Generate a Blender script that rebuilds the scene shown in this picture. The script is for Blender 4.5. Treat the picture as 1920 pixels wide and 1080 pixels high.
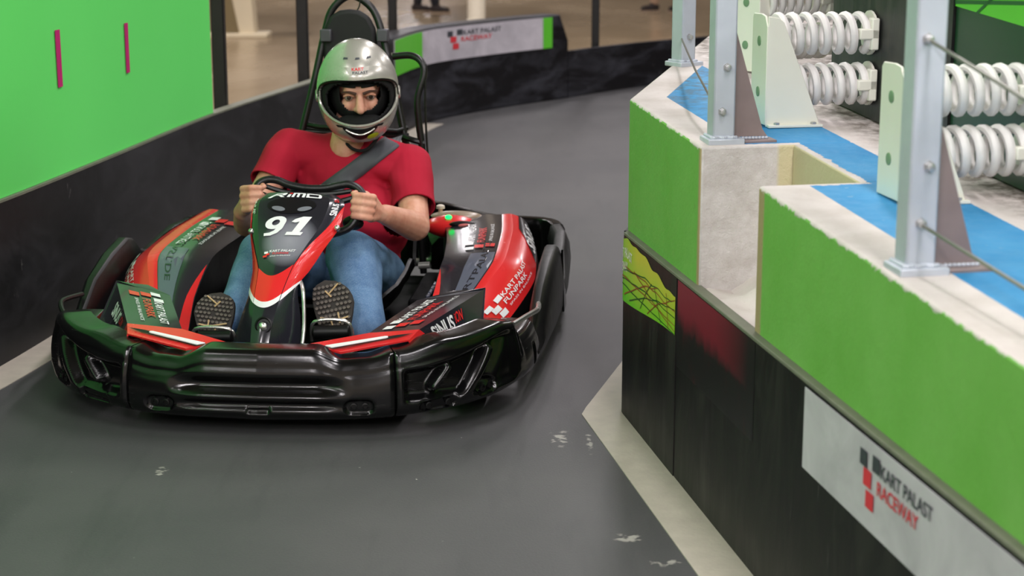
import bpy, bmesh, math, random
from mathutils import Vector, Matrix, noise as mnoise
random.seed(7)
for _o in list(bpy.data.objects):
    bpy.data.objects.remove(_o)
SC = bpy.context.scene
COL = SC.collection

# ------------------------------------------------------------------ camera
cam_d = bpy.data.cameras.new('camera')
cam_d.sensor_width = 36.0
cam_d.lens = 61.8750
cam_d.clip_start = .05
cam_d.clip_end = 200
cam_d.dof.use_dof = True
cam_d.dof.focus_distance = 4.9
cam_d.dof.aperture_fstop = 4.2
cam = bpy.data.objects.new('camera', cam_d)
COL.objects.link(cam)
cam.location = (0, 0, 1.480)
cam.rotation_euler = (math.pi / 2 - 0.22059, 0, 0)
SC.camera = cam

# ------------------------------------------------------------------ light and exposure
SC.view_settings.view_transform = 'Standard'
SC.view_settings.look = 'None'
SC.view_settings.gamma = 1.0
SC.view_settings.use_curve_mapping = False
SC.view_settings.exposure = 0.0
world = bpy.data.worlds.new('world')
SC.world = world
world.use_nodes = True
world.node_tree.nodes['Background'].inputs[0].default_value = (.75, .8, .85, 1)
world.node_tree.nodes['Background'].inputs[1].default_value = .4
def lamp(x, y, z, sx, sy, w, col=(1, .945, .97)):
    d = bpy.data.lights.new('ceiling_lamp', 'AREA')
    d.shape = 'RECTANGLE'; d.size = sx; d.size_y = sy; d.energy = w; d.color = col
    o = bpy.data.objects.new('ceiling_lamp', d); COL.objects.link(o); o.location = (x, y, z)
    return o
for lx in (-7.5, -3.4, 1.1, 5.2):
    for ly in (1.6, 6.4, 11.5, 17.0):
        lamp(lx, ly, 4.9, .35, 2.6, 112)
for lx in (-6.0, -2.0, 2.0, 6.0):
    for ly in (-2.6, -6.2):
        lamp(lx, ly, 4.9, .35, 2.6, 205)
for lx in (-10, -2, 7):
    for ly in (26, 36):
        lamp(lx, ly, 4.9, .6, 3.5, 200)

# ------------------------------------------------------------------ materials
def rgb(r, g, b):
    f = lambda c: (c / 255 / 12.92) if c <= 10.3 else ((c / 255 + .055) / 1.055) ** 2.4
    return (f(r), f(g), f(b), 1)
class NT:
    """small helper around a material's node tree"""
    def __init__(s, name):
        s.m = bpy.data.materials.new(name); s.m.use_nodes = True
        s.t = s.m.node_tree; s.b = s.t.nodes['Principled BSDF']
    def n(s, kind, **kw):
        nd = s.t.nodes.new(kind)
        for k, v in kw.items(): setattr(nd, k, v)
        return nd
    def put(s, sock, v):
        if hasattr(v, 'is_output') or hasattr(v, 'links'): s.t.links.new(v, sock)
        else: sock.default_value = v
    def math(s, op, a, b=0.0, c=None, clamp=False):
        nd = s.n('ShaderNodeMath', operation=op, use_clamp=clamp)
        s.put(nd.inputs[0], a); s.put(nd.inputs[1], b)
        if c is not None: s.put(nd.inputs[2], c)
        return nd.outputs[0]
    def mix(s, f, a, b):
        nd = s.n('ShaderNodeMix', data_type='RGBA')
        s.put(nd.inputs[0], f); s.put(nd.inputs[6], a); s.put(nd.inputs[7], b)
        return nd.outputs[2]
    def pos(s): return s.n('ShaderNodeNewGeometry').outputs['Position']
    def nrm(s): return s.n('ShaderNodeNewGeometry').outputs['True Normal']
    def obj(s): return s.n('ShaderNodeTexCoord').outputs['Object']
    def sep(s, v):
        nd = s.n('ShaderNodeSeparateXYZ'); s.put(nd.inputs[0], v); return nd.outputs
    def dot(s, v, c):
        nd = s.n('ShaderNodeVectorMath', operation='DOT_PRODUCT'); s.put(nd.inputs[0], v); nd.inputs[1].default_value = c
        return nd.outputs['Value']
    def scale(s, v, c):
        nd = s.n('ShaderNodeVectorMath', operation='MULTIPLY'); s.put(nd.inputs[0], v); nd.inputs[1].default_value = c
        return nd.outputs[0]
    def noise(s, v, sc=5., det=4., rough=.55, dist=0.):
        nd = s.n('ShaderNodeTexNoise'); s.put(nd.inputs['Vector'], v)
        nd.inputs['Scale'].default_value = sc; nd.inputs['Detail'].default_value = det
        nd.inputs['Roughness'].default_value = rough; nd.inputs['Distortion'].default_value = dist
        return nd.outputs['Fac']
    def ramp(s, f, stops):
        nd = s.n('ShaderNodeValToRGB'); s.put(nd.inputs[0], f); e = nd.color_ramp.elements
        while len(e) < len(stops): e.new(.5)
        for i, (p, c) in enumerate(stops):
            e[i].position = p; e[i].color = c if len(c) == 4 else (*c, 1)
        return nd.outputs['Color']
    def step(s, f, lo, hi, a=0., b=1.):
        nd = s.n('ShaderNodeMapRange'); s.put(nd.inputs[0], f)
        for i, v in enumerate((lo, hi, a, b)): nd.inputs[i + 1].default_value = v
        return nd.outputs[0]
    def bump(s, h, strength=.2, dist=.01):
        nd = s.n('ShaderNodeBump'); s.put(nd.inputs['Height'], h)
        nd.inputs['Strength'].default_value = strength; nd.inputs['Distance'].default_value = dist
        s.t.links.new(nd.outputs[0], s.b.inputs['Normal'])
    def set(s, col=None, rough=None, metal=None, spec=None, coat=None, sub=None):
        if col is not None: s.put(s.b.inputs['Base Color'], col)
        if rough is not None: s.put(s.b.inputs['Roughness'], rough)
        if metal is not None: s.put(s.b.inputs['Metallic'], metal)
        if spec is not None: s.put(s.b.inputs['Specular IOR Level'], spec)
        if coat is not None: s.put(s.b.inputs['Coat Weight'], coat); s.b.inputs['Coat Roughness'].default_value = .08
        return s.m
def plain(name, col, rough=.5, metal=0., var=.12, sc=30., spec=.5, coat=None, bump=0.):
    """colour with a little procedural mottling"""
    t = NT(name); nz = t.noise(t.obj(), sc, 4)
    lo = tuple(c * (1 - var) for c in col[:3]) + (1,); hi = tuple(min(1, c * (1 + var)) for c in col[:3]) + (1,)
    t.set(t.mix(nz, lo, hi), t.step(nz, .2, .8, max(.02, rough - .05), min(1, rough + .05)), metal, spec, coat)
    if bump: t.bump(t.noise(t.obj(), sc * 6, 3), bump, .004)
    return t.m

# ------------------------------------------------------------------ geometry helpers
def tag(o, label=None, cat=None, group=None, kind=None):
    if label: o['label'] = label
    if cat: o['category'] = cat
    if group: o['group'] = group
    if kind: o['kind'] = kind
    return o
def empty(name, loc=(0, 0, 0), rz=0.):
    o = bpy.data.objects.new(name, None); COL.objects.link(o)
    o.location = loc; o.rotation_euler = (0, 0, rz); o.empty_display_size = .05
    return o
def link(name, me, mat, parent=None, smooth=True, angle=40):
    o = bpy.data.objects.new(name, me); COL.objects.link(o)
    if mat is not None and not me.materials: me.materials.append(mat)
    if parent is not None: o.parent = parent
    if smooth:
        me.polygons.foreach_set('use_smooth', [True] * len(me.polygons))
        if angle < 180: me.set_sharp_from_angle(angle=math.radians(angle))
    return o
def mobj(name, vs, fs, mat, parent=None, smooth=True, angle=40, fix=True):
    me = bpy.data.meshes.new(name); me.from_pydata([tuple(v) for v in vs], [], fs); me.update()
    if fix:
        bm = bmesh.new(); bm.from_mesh(me); bmesh.ops.recalc_face_normals(bm, faces=bm.faces); bm.to_mesh(me); bm.free()
    return link(name, me, mat, parent, smooth, angle)
class MB:
    """collects shapes that make up one mesh"""
    def __init__(s): s.v = []; s.f = []
    def add(s, vs, fs):
        k = len(s.v); s.v += [Vector(v) for v in vs]; s.f += [tuple(i + k for i in f) for f in fs]; return s
    def box(s, a, b):
        x0, y0, z0 = a; x1, y1, z1 = b
        return s.add([(x0,y0,z0),(x1,y0,z0),(x1,y1,z0),(x0,y1,z0),(x0,y0,z1),(x1,y0,z1),(x1,y1,z1),(x0,y1,z1)],
                     [(3,2,1,0),(4,5,6,7),(0,1,5,4),(1,2,6,5),(2,3,7,6),(3,0,4,7)])
    def prism(s, poly, d):
        """polygon (3-D points) extruded by vector d"""
        n = len(poly); d = Vector(d); p = [Vector(q) for q in poly]
        return s.add(p + [q + d for q in p], [tuple(range(n - 1, -1, -1)), tuple(range(n, 2 * n))] +
                     [(i, (i + 1) % n, n + (i + 1) % n, n + i) for i in range(n)])
    def rings(s, rr, closed=True, caps=True, loop=False):
        n = len(rr[0]); m = len(rr); fs = []
        for j in range(m if loop else m - 1):
            for i in range(n if closed else n - 1):
                a = j * n + i; b = j * n + (i + 1) % n; c = ((j + 1) % m) * n + (i + 1) % n; d = ((j + 1) % m) * n + i
                fs.append((a, b, c, d))
        if caps and closed and not loop: fs += [tuple(range(n - 1, -1, -1)), tuple(range((m - 1) * n, m * n))]
        return s.add([v for r in rr for v in r], fs)
    def tube(s, pts, r, n=10, loop=False, sub=0, caps=True):
        pts = [Vector(p) for p in pts]
        if sub: pts = spline(pts, sub, loop)
        m = len(pts); rr = []; up = None
        for i, p in enumerate(pts):
            if loop: t = pts[(i + 1) % m] - pts[i - 1]
            else: t = pts[min(i + 1, m - 1)] - pts[max(i - 1, 0)]
            t.normalize()
            if up is None:
                up = Vector((0, 0, 1)) if abs(t.z) < .9 else Vector((1, 0, 0))
            up = (up - t * up.dot(t)).normalized(); sd = t.cross(up)
            ri = r(i / max(1, m - 1)) if callable(r) else r
            rr.append([p + (up * math.cos(2 * math.pi * k / n) + sd * math.sin(2 * math.pi * k / n)) * ri for k in range(n)])
        return s.rings(rr, True, caps, loop)
    def cyl(s, a, b, r, n=16, r2=None):
        a = Vector(a); b = Vector(b); t = (b - a).normalized()
        up = Vector((0, 0, 1)) if abs(t.z) < .9 else Vector((1, 0, 0)); up = (up - t * up.dot(t)).normalized(); sd = t.cross(up)
        ring = lambda c, q: [c + (up * math.cos(2 * math.pi * k / n) + sd * math.sin(2 * math.pi * k / n)) * q for k in range(n)]
        return s.rings([ring(a, r), ring(b, r if r2 is None else r2)])
    def lathe(s, c, ax, prof, n=24):
        """profile of (distance along axis, radius)"""
        c = Vector(c); t = Vector(ax).normalized()
        up = Vector((0, 0, 1)) if abs(t.z) < .9 else Vector((1, 0, 0)); up = (up - t * up.dot(t)).normalized(); sd = t.cross(up)
        return s.rings([[c + t * h + (up * math.cos(2 * math.pi * k / n) + sd * math.sin(2 * math.pi * k / n)) * q for k in range(n)] for h, q in prof])
    def ball(s, c, r, n=12, m=8):
        c = Vector(c); r = Vector(r) if hasattr(r, '__len__') else Vector((r, r, r)); rr = []
        for j in range(m + 1):
            a = math.pi * (j + .02 if j == 0 else (j - .02 if j == m else j)) / m
            rr.append([c + Vector((r.x * math.sin(a) * math.cos(2*math.pi*k/n), r.y * math.sin(a) * math.sin(2*math.pi*k/n), r.z * math.cos(a))) for k in range(n)])
        return s.rings(rr)
    def cone(s, a, b, ra, rb, n=16):
        """tapered capsule between two joints"""
        a = Vector(a); b = Vector(b); t = (b - a); L = t.length; t.normalize()
        prof = []
        for k in range(6):
            q = math.pi / 2 * (k + .05) / 5.05; prof.append((-ra * math.cos(q), ra * math.sin(q)))
        for k in range(6):
            q = math.pi / 2 * (1 - k / 5.05); prof.append((L + rb * math.cos(q), rb * math.sin(q)))
        return s.lathe(a, t, prof, n)
    def build(s, name, mat, parent=None, smooth=True, angle=40, bevel=0., seg=2, fix=True):
        o = mobj(name, s.v, s.f, mat, parent, smooth, angle, fix)
        if bevel:
            bv = o.modifiers.new('bevel', 'BEVEL'); bv.width = bevel; bv.segments = seg; bv.limit_method = 'ANGLE'; bv.angle_limit = math.radians(32)
        return o
def spline(pts, sub, loop=False):
    pts = [Vector(p) for p in pts]; n = len(pts); out = []
    for i in range(n if loop else n - 1):
        if loop: p0, p1, p2, p3 = pts[i - 1], pts[i], pts[(i + 1) % n], pts[(i + 2) % n]
        else: p0, p1, p2, p3 = pts[max(i - 1, 0)], pts[i], pts[i + 1], pts[min(i + 2, n - 1)]
        for k in range(sub):
            t = k / sub
            out.append(.5 * ((2*p1) + (p2 - p0)*t + (2*p0 - 5*p1 + 4*p2 - p3)*t*t + (3*p1 - p0 - 3*p2 + p3)*t**3))
    if not loop: out.append(pts[-1])
    return out
def lerp(a, b, t): return a + (b - a) * t
def table(x, tab):
    """piecewise linear lookup"""
    if x <= tab[0][0]: return tab[0][1]
    for (a, p), (b, q) in zip(tab, tab[1:]):
        if x <= b: return p + (q - p) * (x - a) / (b - a)
    return tab[-1][1]
def sst(lo, hi, x):
    t = min(1, max(0, (x - lo) / (hi - lo))); return t * t * (3 - 2 * t)
def smooth_table(x, tab):
    if x <= tab[0][0]: return tab[0][1]
    for (a, p), (b, q) in zip(tab, tab[1:]):
        if x <= b: return p + (q - p) * sst(0, 1, (x - a) / (b - a))
    return tab[-1][1]
def crisp(o, deg=50):
    e = o.modifiers.new('crisp', 'EDGE_SPLIT'); e.split_angle = math.radians(deg); e.use_edge_sharp = False
def grid_obj(name, fn, nu, nv, mat, parent=None, thick=0., angle=60):
    """surface fn(u, v) over the unit square, given a thickness"""
    vs = [fn(i / nu, j / nv) for j in range(nv + 1) for i in range(nu + 1)]
    fs = [(j*(nu+1)+i, j*(nu+1)+i+1, (j+1)*(nu+1)+i+1, (j+1)*(nu+1)+i) for j in range(nv) for i in range(nu)]
    o = mobj(name, vs, fs, mat, parent, True, angle, fix=False)
    if thick:
        sd = o.modifiers.new('thick', 'SOLIDIFY'); sd.thickness = thick; sd.offset = -1; crisp(o)
    return o
def text_mesh(body, size=1., bold=0., shear=0., space=1.):
    """triangulated lettering as (points, faces) with its box normalised to start at 0,0"""
    cu = bpy.data.curves.new('lettering', 'FONT'); cu.body = body; cu.size = 1.; cu.offset = bold; cu.shear = shear
    cu.space_character = space; cu.resolution_u = 4
    o = bpy.data.objects.new('lettering', cu); COL.objects.link(o)
    dg = bpy.context.evaluated_depsgraph_get(); me = bpy.data.meshes.new_from_object(o.evaluated_get(dg))
    vs = [v.co.copy() for v in me.vertices]; fs = [tuple(p.vertices) for p in me.polygons]
    bpy.data.objects.remove(o); bpy.data.curves.remove(cu); bpy.data.meshes.remove(me)
    x0 = min(v.x for v in vs); x1 = max(v.x for v in vs); y0 = min(v.y for v in vs); y1 = max(v.y for v in vs)
    return [((v.x - x0) / (x1 - x0), (v.y - y0) / (y1 - y0)) for v in vs], fs
def decal(name, shape, fn, mat, parent):
    """flat print: 2-D points in the unit square laid on the surface fn(u, v)"""
    pts, fs = shape
    return mobj(name, [fn(u, v) for u, v in pts], fs, mat, parent, False, fix=False)
def quad_fn(a, b, c, d, off=0.):
    """bilinear patch: a bottom left, b bottom right, c top right, d top left, lifted by off"""
    a, b, c, d = (Vector(q) for q in (a, b, c, d))
    nn = ((b - a) + (c - d)).cross((d - a) + (c - b)).normalized() * off
    return lambda u, v: (a * (1-u) + b * u) * (1-v) + (d * (1-u) + c * u) * v + nn
def grid_shape(n=6, m=4):
    return ([(i/n, j/m) for j in range(m+1) for i in range(n+1)],
            [(j*(n+1)+i, j*(n+1)+i+1, (j+1)*(n+1)+i+1, (j+1)*(n+1)+i) for j in range(m) for i in range(n)])
def fine(shape, maxlen=.12):
    """cut big triangles so that print follows a curved surface"""
    pts, fs = shape; me = bpy.data.meshes.new('t'); me.from_pydata([(u, v, 0) for u, v in pts], [], fs)
    bm = bmesh.new(); bm.from_mesh(me); bmesh.ops.triangulate(bm, faces=bm.faces)
    for _ in range(4):
        es = [e for e in bm.edges if e.calc_length() > maxlen]
        if not es: break
        bmesh.ops.subdivide_edges(bm, edges=es, cuts=1); bmesh.ops.triangulate(bm, faces=bm.faces)
    out = ([(v.co.x, v.co.y) for v in bm.verts], [])
    bm.verts.index_update(); out[1].extend(tuple(v.index for v in f.verts) for f in bm.faces)
    bm.free(); bpy.data.meshes.remove(me); return out


# ================================================================== materials of the place
SCUFFS = [(*(0.1365, 4.6873, 0.0000)[:2], .04, .09), (*(0.2762, 3.9145, 0.0000)[:2], .045, .035), (*(0.3442, 3.7522, 0.0000)[:2], .07, .025), (*(-0.9226, 4.3959, 0.0000)[:2], .025, .05), (*(0.2135, 4.6483, 0.0000)[:2], .012, .12)]
def m_track():
    t = NT('track_rubberised_floor'); p = t.pos()
    big = t.noise(p, .9, 5, .6); fine_ = t.noise(p, 160, 3, .7); mid = t.noise(t.scale(p, (3.0, .5, 1)), 2.2, 4, .6)
    c = t.mix(t.step(big, .3, .7), rgb(64, 64, 67), rgb(84, 83, 84))
    c = t.mix(t.step(mid, .52, .72, 0, .5), c, rgb(50, 51, 54))
    spk = t.noise(p, 34, 2, .5)
    c = t.mix(t.step(fine_, .35, .8, 0, .35), c, rgb(112, 112, 108))
    sp2 = t.noise(t.scale(p, (1.6, 1, 1)), 11, 6, .75)
    c = t.mix(t.math('MULTIPLY', t.step(spk, .74, .77), t.step(sp2, .55, .62)), c, rgb(205, 200, 195))
    # scraped-off patches of old floor paint beside the strip
    for x0, y0, rx, ry in SCUFFS:
        q = t.sep(p); dx = t.math('MULTIPLY', t.math('SUBTRACT', q[0], x0), 1 / rx); dy = t.math('MULTIPLY', t.math('SUBTRACT', q[1], y0), 1 / ry)
        d = t.math('ADD', t.math('MULTIPLY', dx, dx), t.math('MULTIPLY', dy, dy))
        f = t.math('MULTIPLY', t.step(d, 1, .3), t.step(t.math('ADD', spk, t.math('MULTIPLY', t.step(d, 1., 0.), .14)), .60, .70, 0, .8))
        c = t.mix(f, c, rgb(176, 172, 164))
    t.set(c, t.step(fine_, .2, .8, .46, .62), 0, .34); t.bump(fine_, .25, .003); return t.m
def m_hall():
    t = NT('polished_hall_floor'); p = t.pos(); b = t.noise(t.scale(p, (1, .35, 1)), .7, 4, .55)
    t.set(t.mix(t.step(b, .3, .7), rgb(136, 116, 88), rgb(170, 151, 123)), t.step(b, .3, .7, .18, .3), 0, .5); return t.m
def m_rubber(name, base=(30, 30, 33), haze=(86, 86, 92), amt=.55, stretch=(1, 1, 1), sc=3., maroon=False):
    t = NT(name); p = t.pos(); a = t.noise(t.scale(p, stretch), sc, 6, .65, .6); s1 = t.noise(t.scale(p, (stretch[0]*3, stretch[1]*3, stretch[2]*.6)), sc*4, 5, .7)
    c = t.mix(t.step(a, .45, .75, 0, amt), rgb(*base), rgb(*haze))
    c = t.mix(t.step(s1, .66, .74, 0, .6), c, rgb(120, 118, 116))
    t.set(c, t.step(a, .3, .7, .38, .62), 0, .35); t.bump(s1, .15, .004); return t.m
def m_green_sheet():
    t = NT('green_painted_sheet'); p = t.pos(); b = t.noise(p, 1.3, 3, .5)
    t.set(t.mix(b, rgb(102, 236, 108), rgb(112, 242, 118)), .42, 0, .4); return t.m
B0 = Vector((0.311, 4.984, 0)); WU = Vector((.1673, -.9859, 0)); WN = Vector((.9859, .1673, 0))
TOP = lambda y: 0.6900 + 0.0450 * y
def WP(s, t, z=None, dz=0.):
    p = B0 + WU * s + WN * t; p.z = TOP(p.y) + dz if z is None else z; return p
def m_concrete():
    """painted concrete wall: green towards the track, blue stripe on top, chipped bare edges"""
    t = NT('painted_concrete'); p = t.pos(); nm = t.nrm()
    x = t.sep(p)
    s_ = t.math('SUBTRACT', t.dot(p, tuple(WU)), B0.dot(WU)); t_ = t.math('SUBTRACT', t.dot(p, tuple(WN)), B0.dot(WN))
    leg = t.math('ADD', t.math('MULTIPLY', t.math('SUBTRACT', s_, .016), .413), t.math('MULTIPLY', t.math('SUBTRACT', t_, .015), .910))
    nz = t.noise(p, 26, 5, .65); nb = t.noise(p, 4.5, 4, .6); nf = t.noise(p, 120, 4, .6)
    jit = t.math('MULTIPLY', t.math('SUBTRACT', nz, .5), .022)
    bare = t.mix(t.step(nb, .35, .7), rgb(212, 204, 200), rgb(188, 179, 172))
    bare = t.mix(t.step(nf, .62, .8, 0, .5), bare, rgb(120, 108, 94))
    # top: blue stripe between two bands
    inl = t.math('MINIMUM', t.math('SUBTRACT', t_, .128), t.math('SUBTRACT', leg, .098))
    inr = t.math('SUBTRACT', .402, t_)
    # bare rim around the notch
    notch = t.math('MAXIMUM', t.math('MAXIMUM', t.math('SUBTRACT', .748, s_), t.math('SUBTRACT', s_, 1.242)), t.math('SUBTRACT', t_, .268))
    ins = t.math('MINIMUM', t.math('MINIMUM', inl, inr), t.math('ADD', notch, t.math('MULTIPLY', jit, 1.4)))
    blue_m = t.step(t.math('ADD', ins, t.math('MULTIPLY', jit, .15)), 0, .003)
    blue = t.mix(t.step(nb, .3, .7), rgb(44, 128, 180), rgb(64, 144, 192))
    wear = t.math('MULTIPLY', t.step(nz, .66, .72), t.step(nb, .5, .62))
    blue = t.mix(t.math('MULTIPLY', wear, .7), blue, rgb(190, 195, 196))
    dirt = t.math('MULTIPLY', t.step(s_, .45, .05), t.step(nz, .42, .62, 0, .75))
    blue = t.mix(dirt, blue, rgb(92, 104, 108))
    top = t.mix(blue_m, bare, blue)
    dirt2 = t.math('MULTIPLY', t.step(t_, .42, .52), t.step(nz, .4, .6, 0, .8))
    top = t.mix(dirt2, top, rgb(92, 82, 70))
    # track side: green up to a chipped rim
    rim = t.math('SUBTRACT', t.math('ADD', t.math('MULTIPLY', x[1], 0.0450), 0.6900), x[2])
    gm = t.step(t.math('ADD', rim, t.math('MULTIPLY', jit, 1.9)), .004, .007)
    edge = t.math('MAXIMUM', t.math('SUBTRACT', .752, s_), t.math('SUBTRACT', s_, 1.262))
    gedge = t.step(t.math('ADD', edge, t.math('MULTIPLY', jit, .5)), 0, .012)
    green = t.mix(t.step(nb, .3, .7), rgb(108, 172, 72), rgb(120, 180, 86))
    green = t.mix(t.math('MULTIPLY', t.step(nz, .72, .76), .6), green, rgb(120, 110, 80))
    green = t.mix(gedge, rgb(168, 150, 112), green)
    face = t.mix(gm, bare, green)
    isf = t.step(t.dot(nm, tuple(WN)), -.5, -.6)
    inner = t.step(t_, .21, .22)
    raw = t.mix(t.step(nz, .35, .75), rgb(212, 207, 206), rgb(190, 183, 180))
    raw = t.mix(inner, raw, rgb(206, 196, 160))
    isf = t.math('MULTIPLY', isf, t.math('SUBTRACT', 1, inner))
    side = t.mix(isf, raw, face)
    isg2 = t.math('MULTIPLY', t.step(t.dot(nm, (-.95, .3, 0)), .8, .9), t.math('SUBTRACT', 1, isf))
    up = t.step(x[2], 0, 1)
    c = t.mix(t.step(t.sep(nm)[2], .5, .6), side, top)
    t.set(c, t.step(nz, .3, .7, .55, .8), 0, .35)
    rough_h = t.math('MULTIPLY', t.math('SUBTRACT', 1, isf), t.math('SUBTRACT', 1, t.step(t.sep(nm)[2], .5, .6)))
    h = t.math('ADD', t.math('MULTIPLY', nf, .35), t.math('MULTIPLY', t.math('MULTIPLY', t.noise(p, 45, 6, .75), rough_h), 3.5))
    t.bump(h, .35, .008); return t.m
def m_galv():
    t = NT('galvanised_steel'); o = t.pos(); v = t.n('ShaderNodeTexVoronoi'); t.put(v.inputs['Vector'], o); v.inputs['Scale'].default_value = 55
    nz = t.noise(o, 14, 4)
    t.set(t.mix(nz, rgb(176, 183, 194), rgb(198, 204, 214)), t.step(v.outputs['Distance'], 0, .8, .38, .55), .18, .5); return t.m
def m_banner():
    t = NT('white_banner_vinyl'); p = t.pos(); b = t.noise(p, 3.5, 4, .6, 1.2)
    t.set(t.mix(t.step(b, .35, .7), rgb(205, 200, 206), rgb(178, 174, 180)), .42, 0, .4); return t.m
def m_graphic():
    """yellow-green print with crossing dark lines"""
    t = NT('lime_print'); p = t.pos()
    s_ = t.math('SUBTRACT', t.dot(p, tuple(WU)), B0.dot(WU)); z = t.sep(p)[2]
    b = t.noise(p, 6, 3)
    c = t.mix(t.step(t.math('ADD', z, t.math('MULTIPLY', b, .12)), .40, .56), rgb(110, 205, 40), rgb(206, 200, 60))
    c = t.mix(t.step(s_, .22, .02, 0, .8), c, rgb(84, 190, 40))
    return t.set(c, .4, 0, .4)
M_track = m_track(); M_hall = m_hall(); M_conc = m_concrete(); M_galv = m_galv(); M_banner = m_banner(); M_graphic = m_graphic()
M_sheet = m_green_sheet()
M_rub_l = m_rubber('black_barrier_rubber', (22, 22, 23), (76, 76, 80), .45, (.6, .6, 1.3), 2.0)
M_rub_far = m_rubber('scuffed_black_barrier', (16, 15, 18), (96, 98, 108), .42, (.7, .7, 2.4), 2.6)
M_rub_r = m_rubber('scratched_black_panel', (22, 21, 22), (74, 71, 66), .32, (2.2, 2.2, .6), 4.5)
M_board = m_rubber('weathered_dark_board', (42, 44, 42), (96, 92, 84), .55, (3, 3, .5), 5)
M_board2 = plain('dark_green_board', rgb(26, 60, 38), .3, var=.25, sc=3)
M_maroon = m_rubber('maroon_worn_panel', (110, 26, 40), (60, 14, 22), .8, (2, 2, .5), 4)
M_strip = plain('pale_floor_paint', rgb(186, 178, 164), .6, var=.2, sc=16, bump=.2)
M_black_steel = plain('black_painted_steel', rgb(20, 20, 20), .35, var=.2)
M_brown = plain('bare_brown_steel', rgb(138, 122, 120), .45, .12, var=.25, sc=14)
M_cream = plain('cream_powder_coat', rgb(226, 226, 212), .4, var=.05, sc=8)
M_spring = plain('white_spring_paint', rgb(226, 224, 220), .38, var=.08, sc=40)
M_bolt = plain('zinc_bolt', rgb(190, 190, 192), .35, .7)
M_greenscrew = plain('green_stained_screw', rgb(120, 150, 118), .5, .2)
M_cable = plain('steel_cable', rgb(128, 124, 118), .4, .6)
M_lip = plain('grey_green_edge', rgb(110, 112, 96), .6, var=.35, sc=20)
M_ink_dark = plain('dark_grey_ink', rgb(62, 66, 72), .5)
M_ink_red = plain('red_ink', rgb(214, 56, 66), .5)
M_white = plain('white_print', rgb(238, 238, 238), .4, var=.03)
M_lime_flat = plain('lime_green_print', rgb(96, 200, 50), .45, var=.08, sc=4)
M_magenta = plain('magenta_tape', rgb(196, 26, 112), .5, var=.06)
M_ceiling = plain('grey_ceiling', rgb(150, 148, 144), .9, var=.1, sc=1)
M_wallpale = plain('pale_hall_wall', rgb(176, 170, 158), .8, var=.1, sc=1)

# ================================================================== the hall
def structure(o): o['kind'] = 'structure'; return o
structure(MB().box((-20, -9, -.12), (22, 46, -.02)).build('floor', M_hall, smooth=False))
structure(MB().box((-20, -9, 5.4), (22, 46, 5.5)).build('ceiling', M_ceiling, smooth=False))
for nm_, a, b in (('wall_back', (-20, 46, -.12), (22, 46.2, 5.5)), ('wall_front', (-20, -9.2, -.12), (22, -9, 5.5)),
                 ('wall_far_left', (-20.2, -9, -.12), (-20, 46, 5.5)), ('wall_far_right', (22, -9, -.12), (22.2, 46, 5.5))):
    structure(MB().box(a, b).build(nm_, M_wallpale, smooth=False))

# left barrier line, from behind the camera round to the far bend
LP = [(-2.62, .2), (-2.35, 2.0), (-2.0, 3.8), (-1.80, 4.7), (-1.635, 5.46), (-1.495, 6.44), (-1.316, 7.80), (-1.06, 9.03), (-.80, 10.3), (-.57, 11.55), (-.12, 12.35), (.35, 12.95), (.93, 13.72), (1.7, 14.5), (3.0, 15.7), (5.5, 17.6)]
LS = [p.xy for p in spline([(x, y, 0) for x, y in LP], 8)]
def run(path, i):
    a = path[max(i - 1, 0)]; b = path[min(i + 1, len(path) - 1)]; t = (b - a).normalized(); return Vector((-t.y, t.x))   # to the left = away from the track
def wall_strip(path, off0, off1, z0, z1):
    mb = MB(); rr = []
    for i, p in enumerate(path):
        n = run(path, i); a = p + n * off0; b = p + n * off1
        rr.append([Vector((a.x, a.y, z0)), Vector((a.x, a.y, z1)), Vector((b.x, b.y, z1)), Vector((b.x, b.y, z0))])
    return mb.rings(rr)
# track surface
tr = [Vector((p.x, p.y, 0)) + Vector((*(run(LS, i) * .05), 0)) for i, p in enumerate(LS)]
mb = MB(); right = [(9, p.y + 0) for p in LS]
mb.rings([[Vector((p.x, p.y, 0)), Vector((9, max(-6, p.y - 3.2), 0)), Vector((9, max(-6, p.y - 3.2), -.02)), Vector((p.x, p.y, -.02))] for p in tr])
mb.box((-2.6, -6, -.02), (9, .25, -.0005))
structure(mb.build('floor_track', M_track, smooth=False))
structure(wall_strip([p for p in LS if p.y < 11.6], -.125, .0, .0, .0025).build('trim_1', M_strip, smooth=False))
# black barrier of the left side, near and far stretch
i_box0 = next(i for i, p in enumerate(LS) if p.y > 10.75); i_box1 = next(i for i, p in enumerate(LS) if p.y > 13.0)
bar = wall_strip(LS[:i_box0 + 1], 0, .045, 0, .52).build('crash_barrier', M_rub_l)
tag(bar, 'long low black rubber crash barrier below the bright green wall on the left', 'barrier')
lip = wall_strip(LS[:i_box0 + 1], -.002, .05, .52, .528).build('edge_strip', M_lip, bar)
bar = wall_strip(LS[i_box1:], 0, .045, 0, .345).build('crash_barrier', M_rub_far)
tag(bar, 'low scuffed black barrier right of the tall sign block at the far bend', 'barrier')
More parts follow.
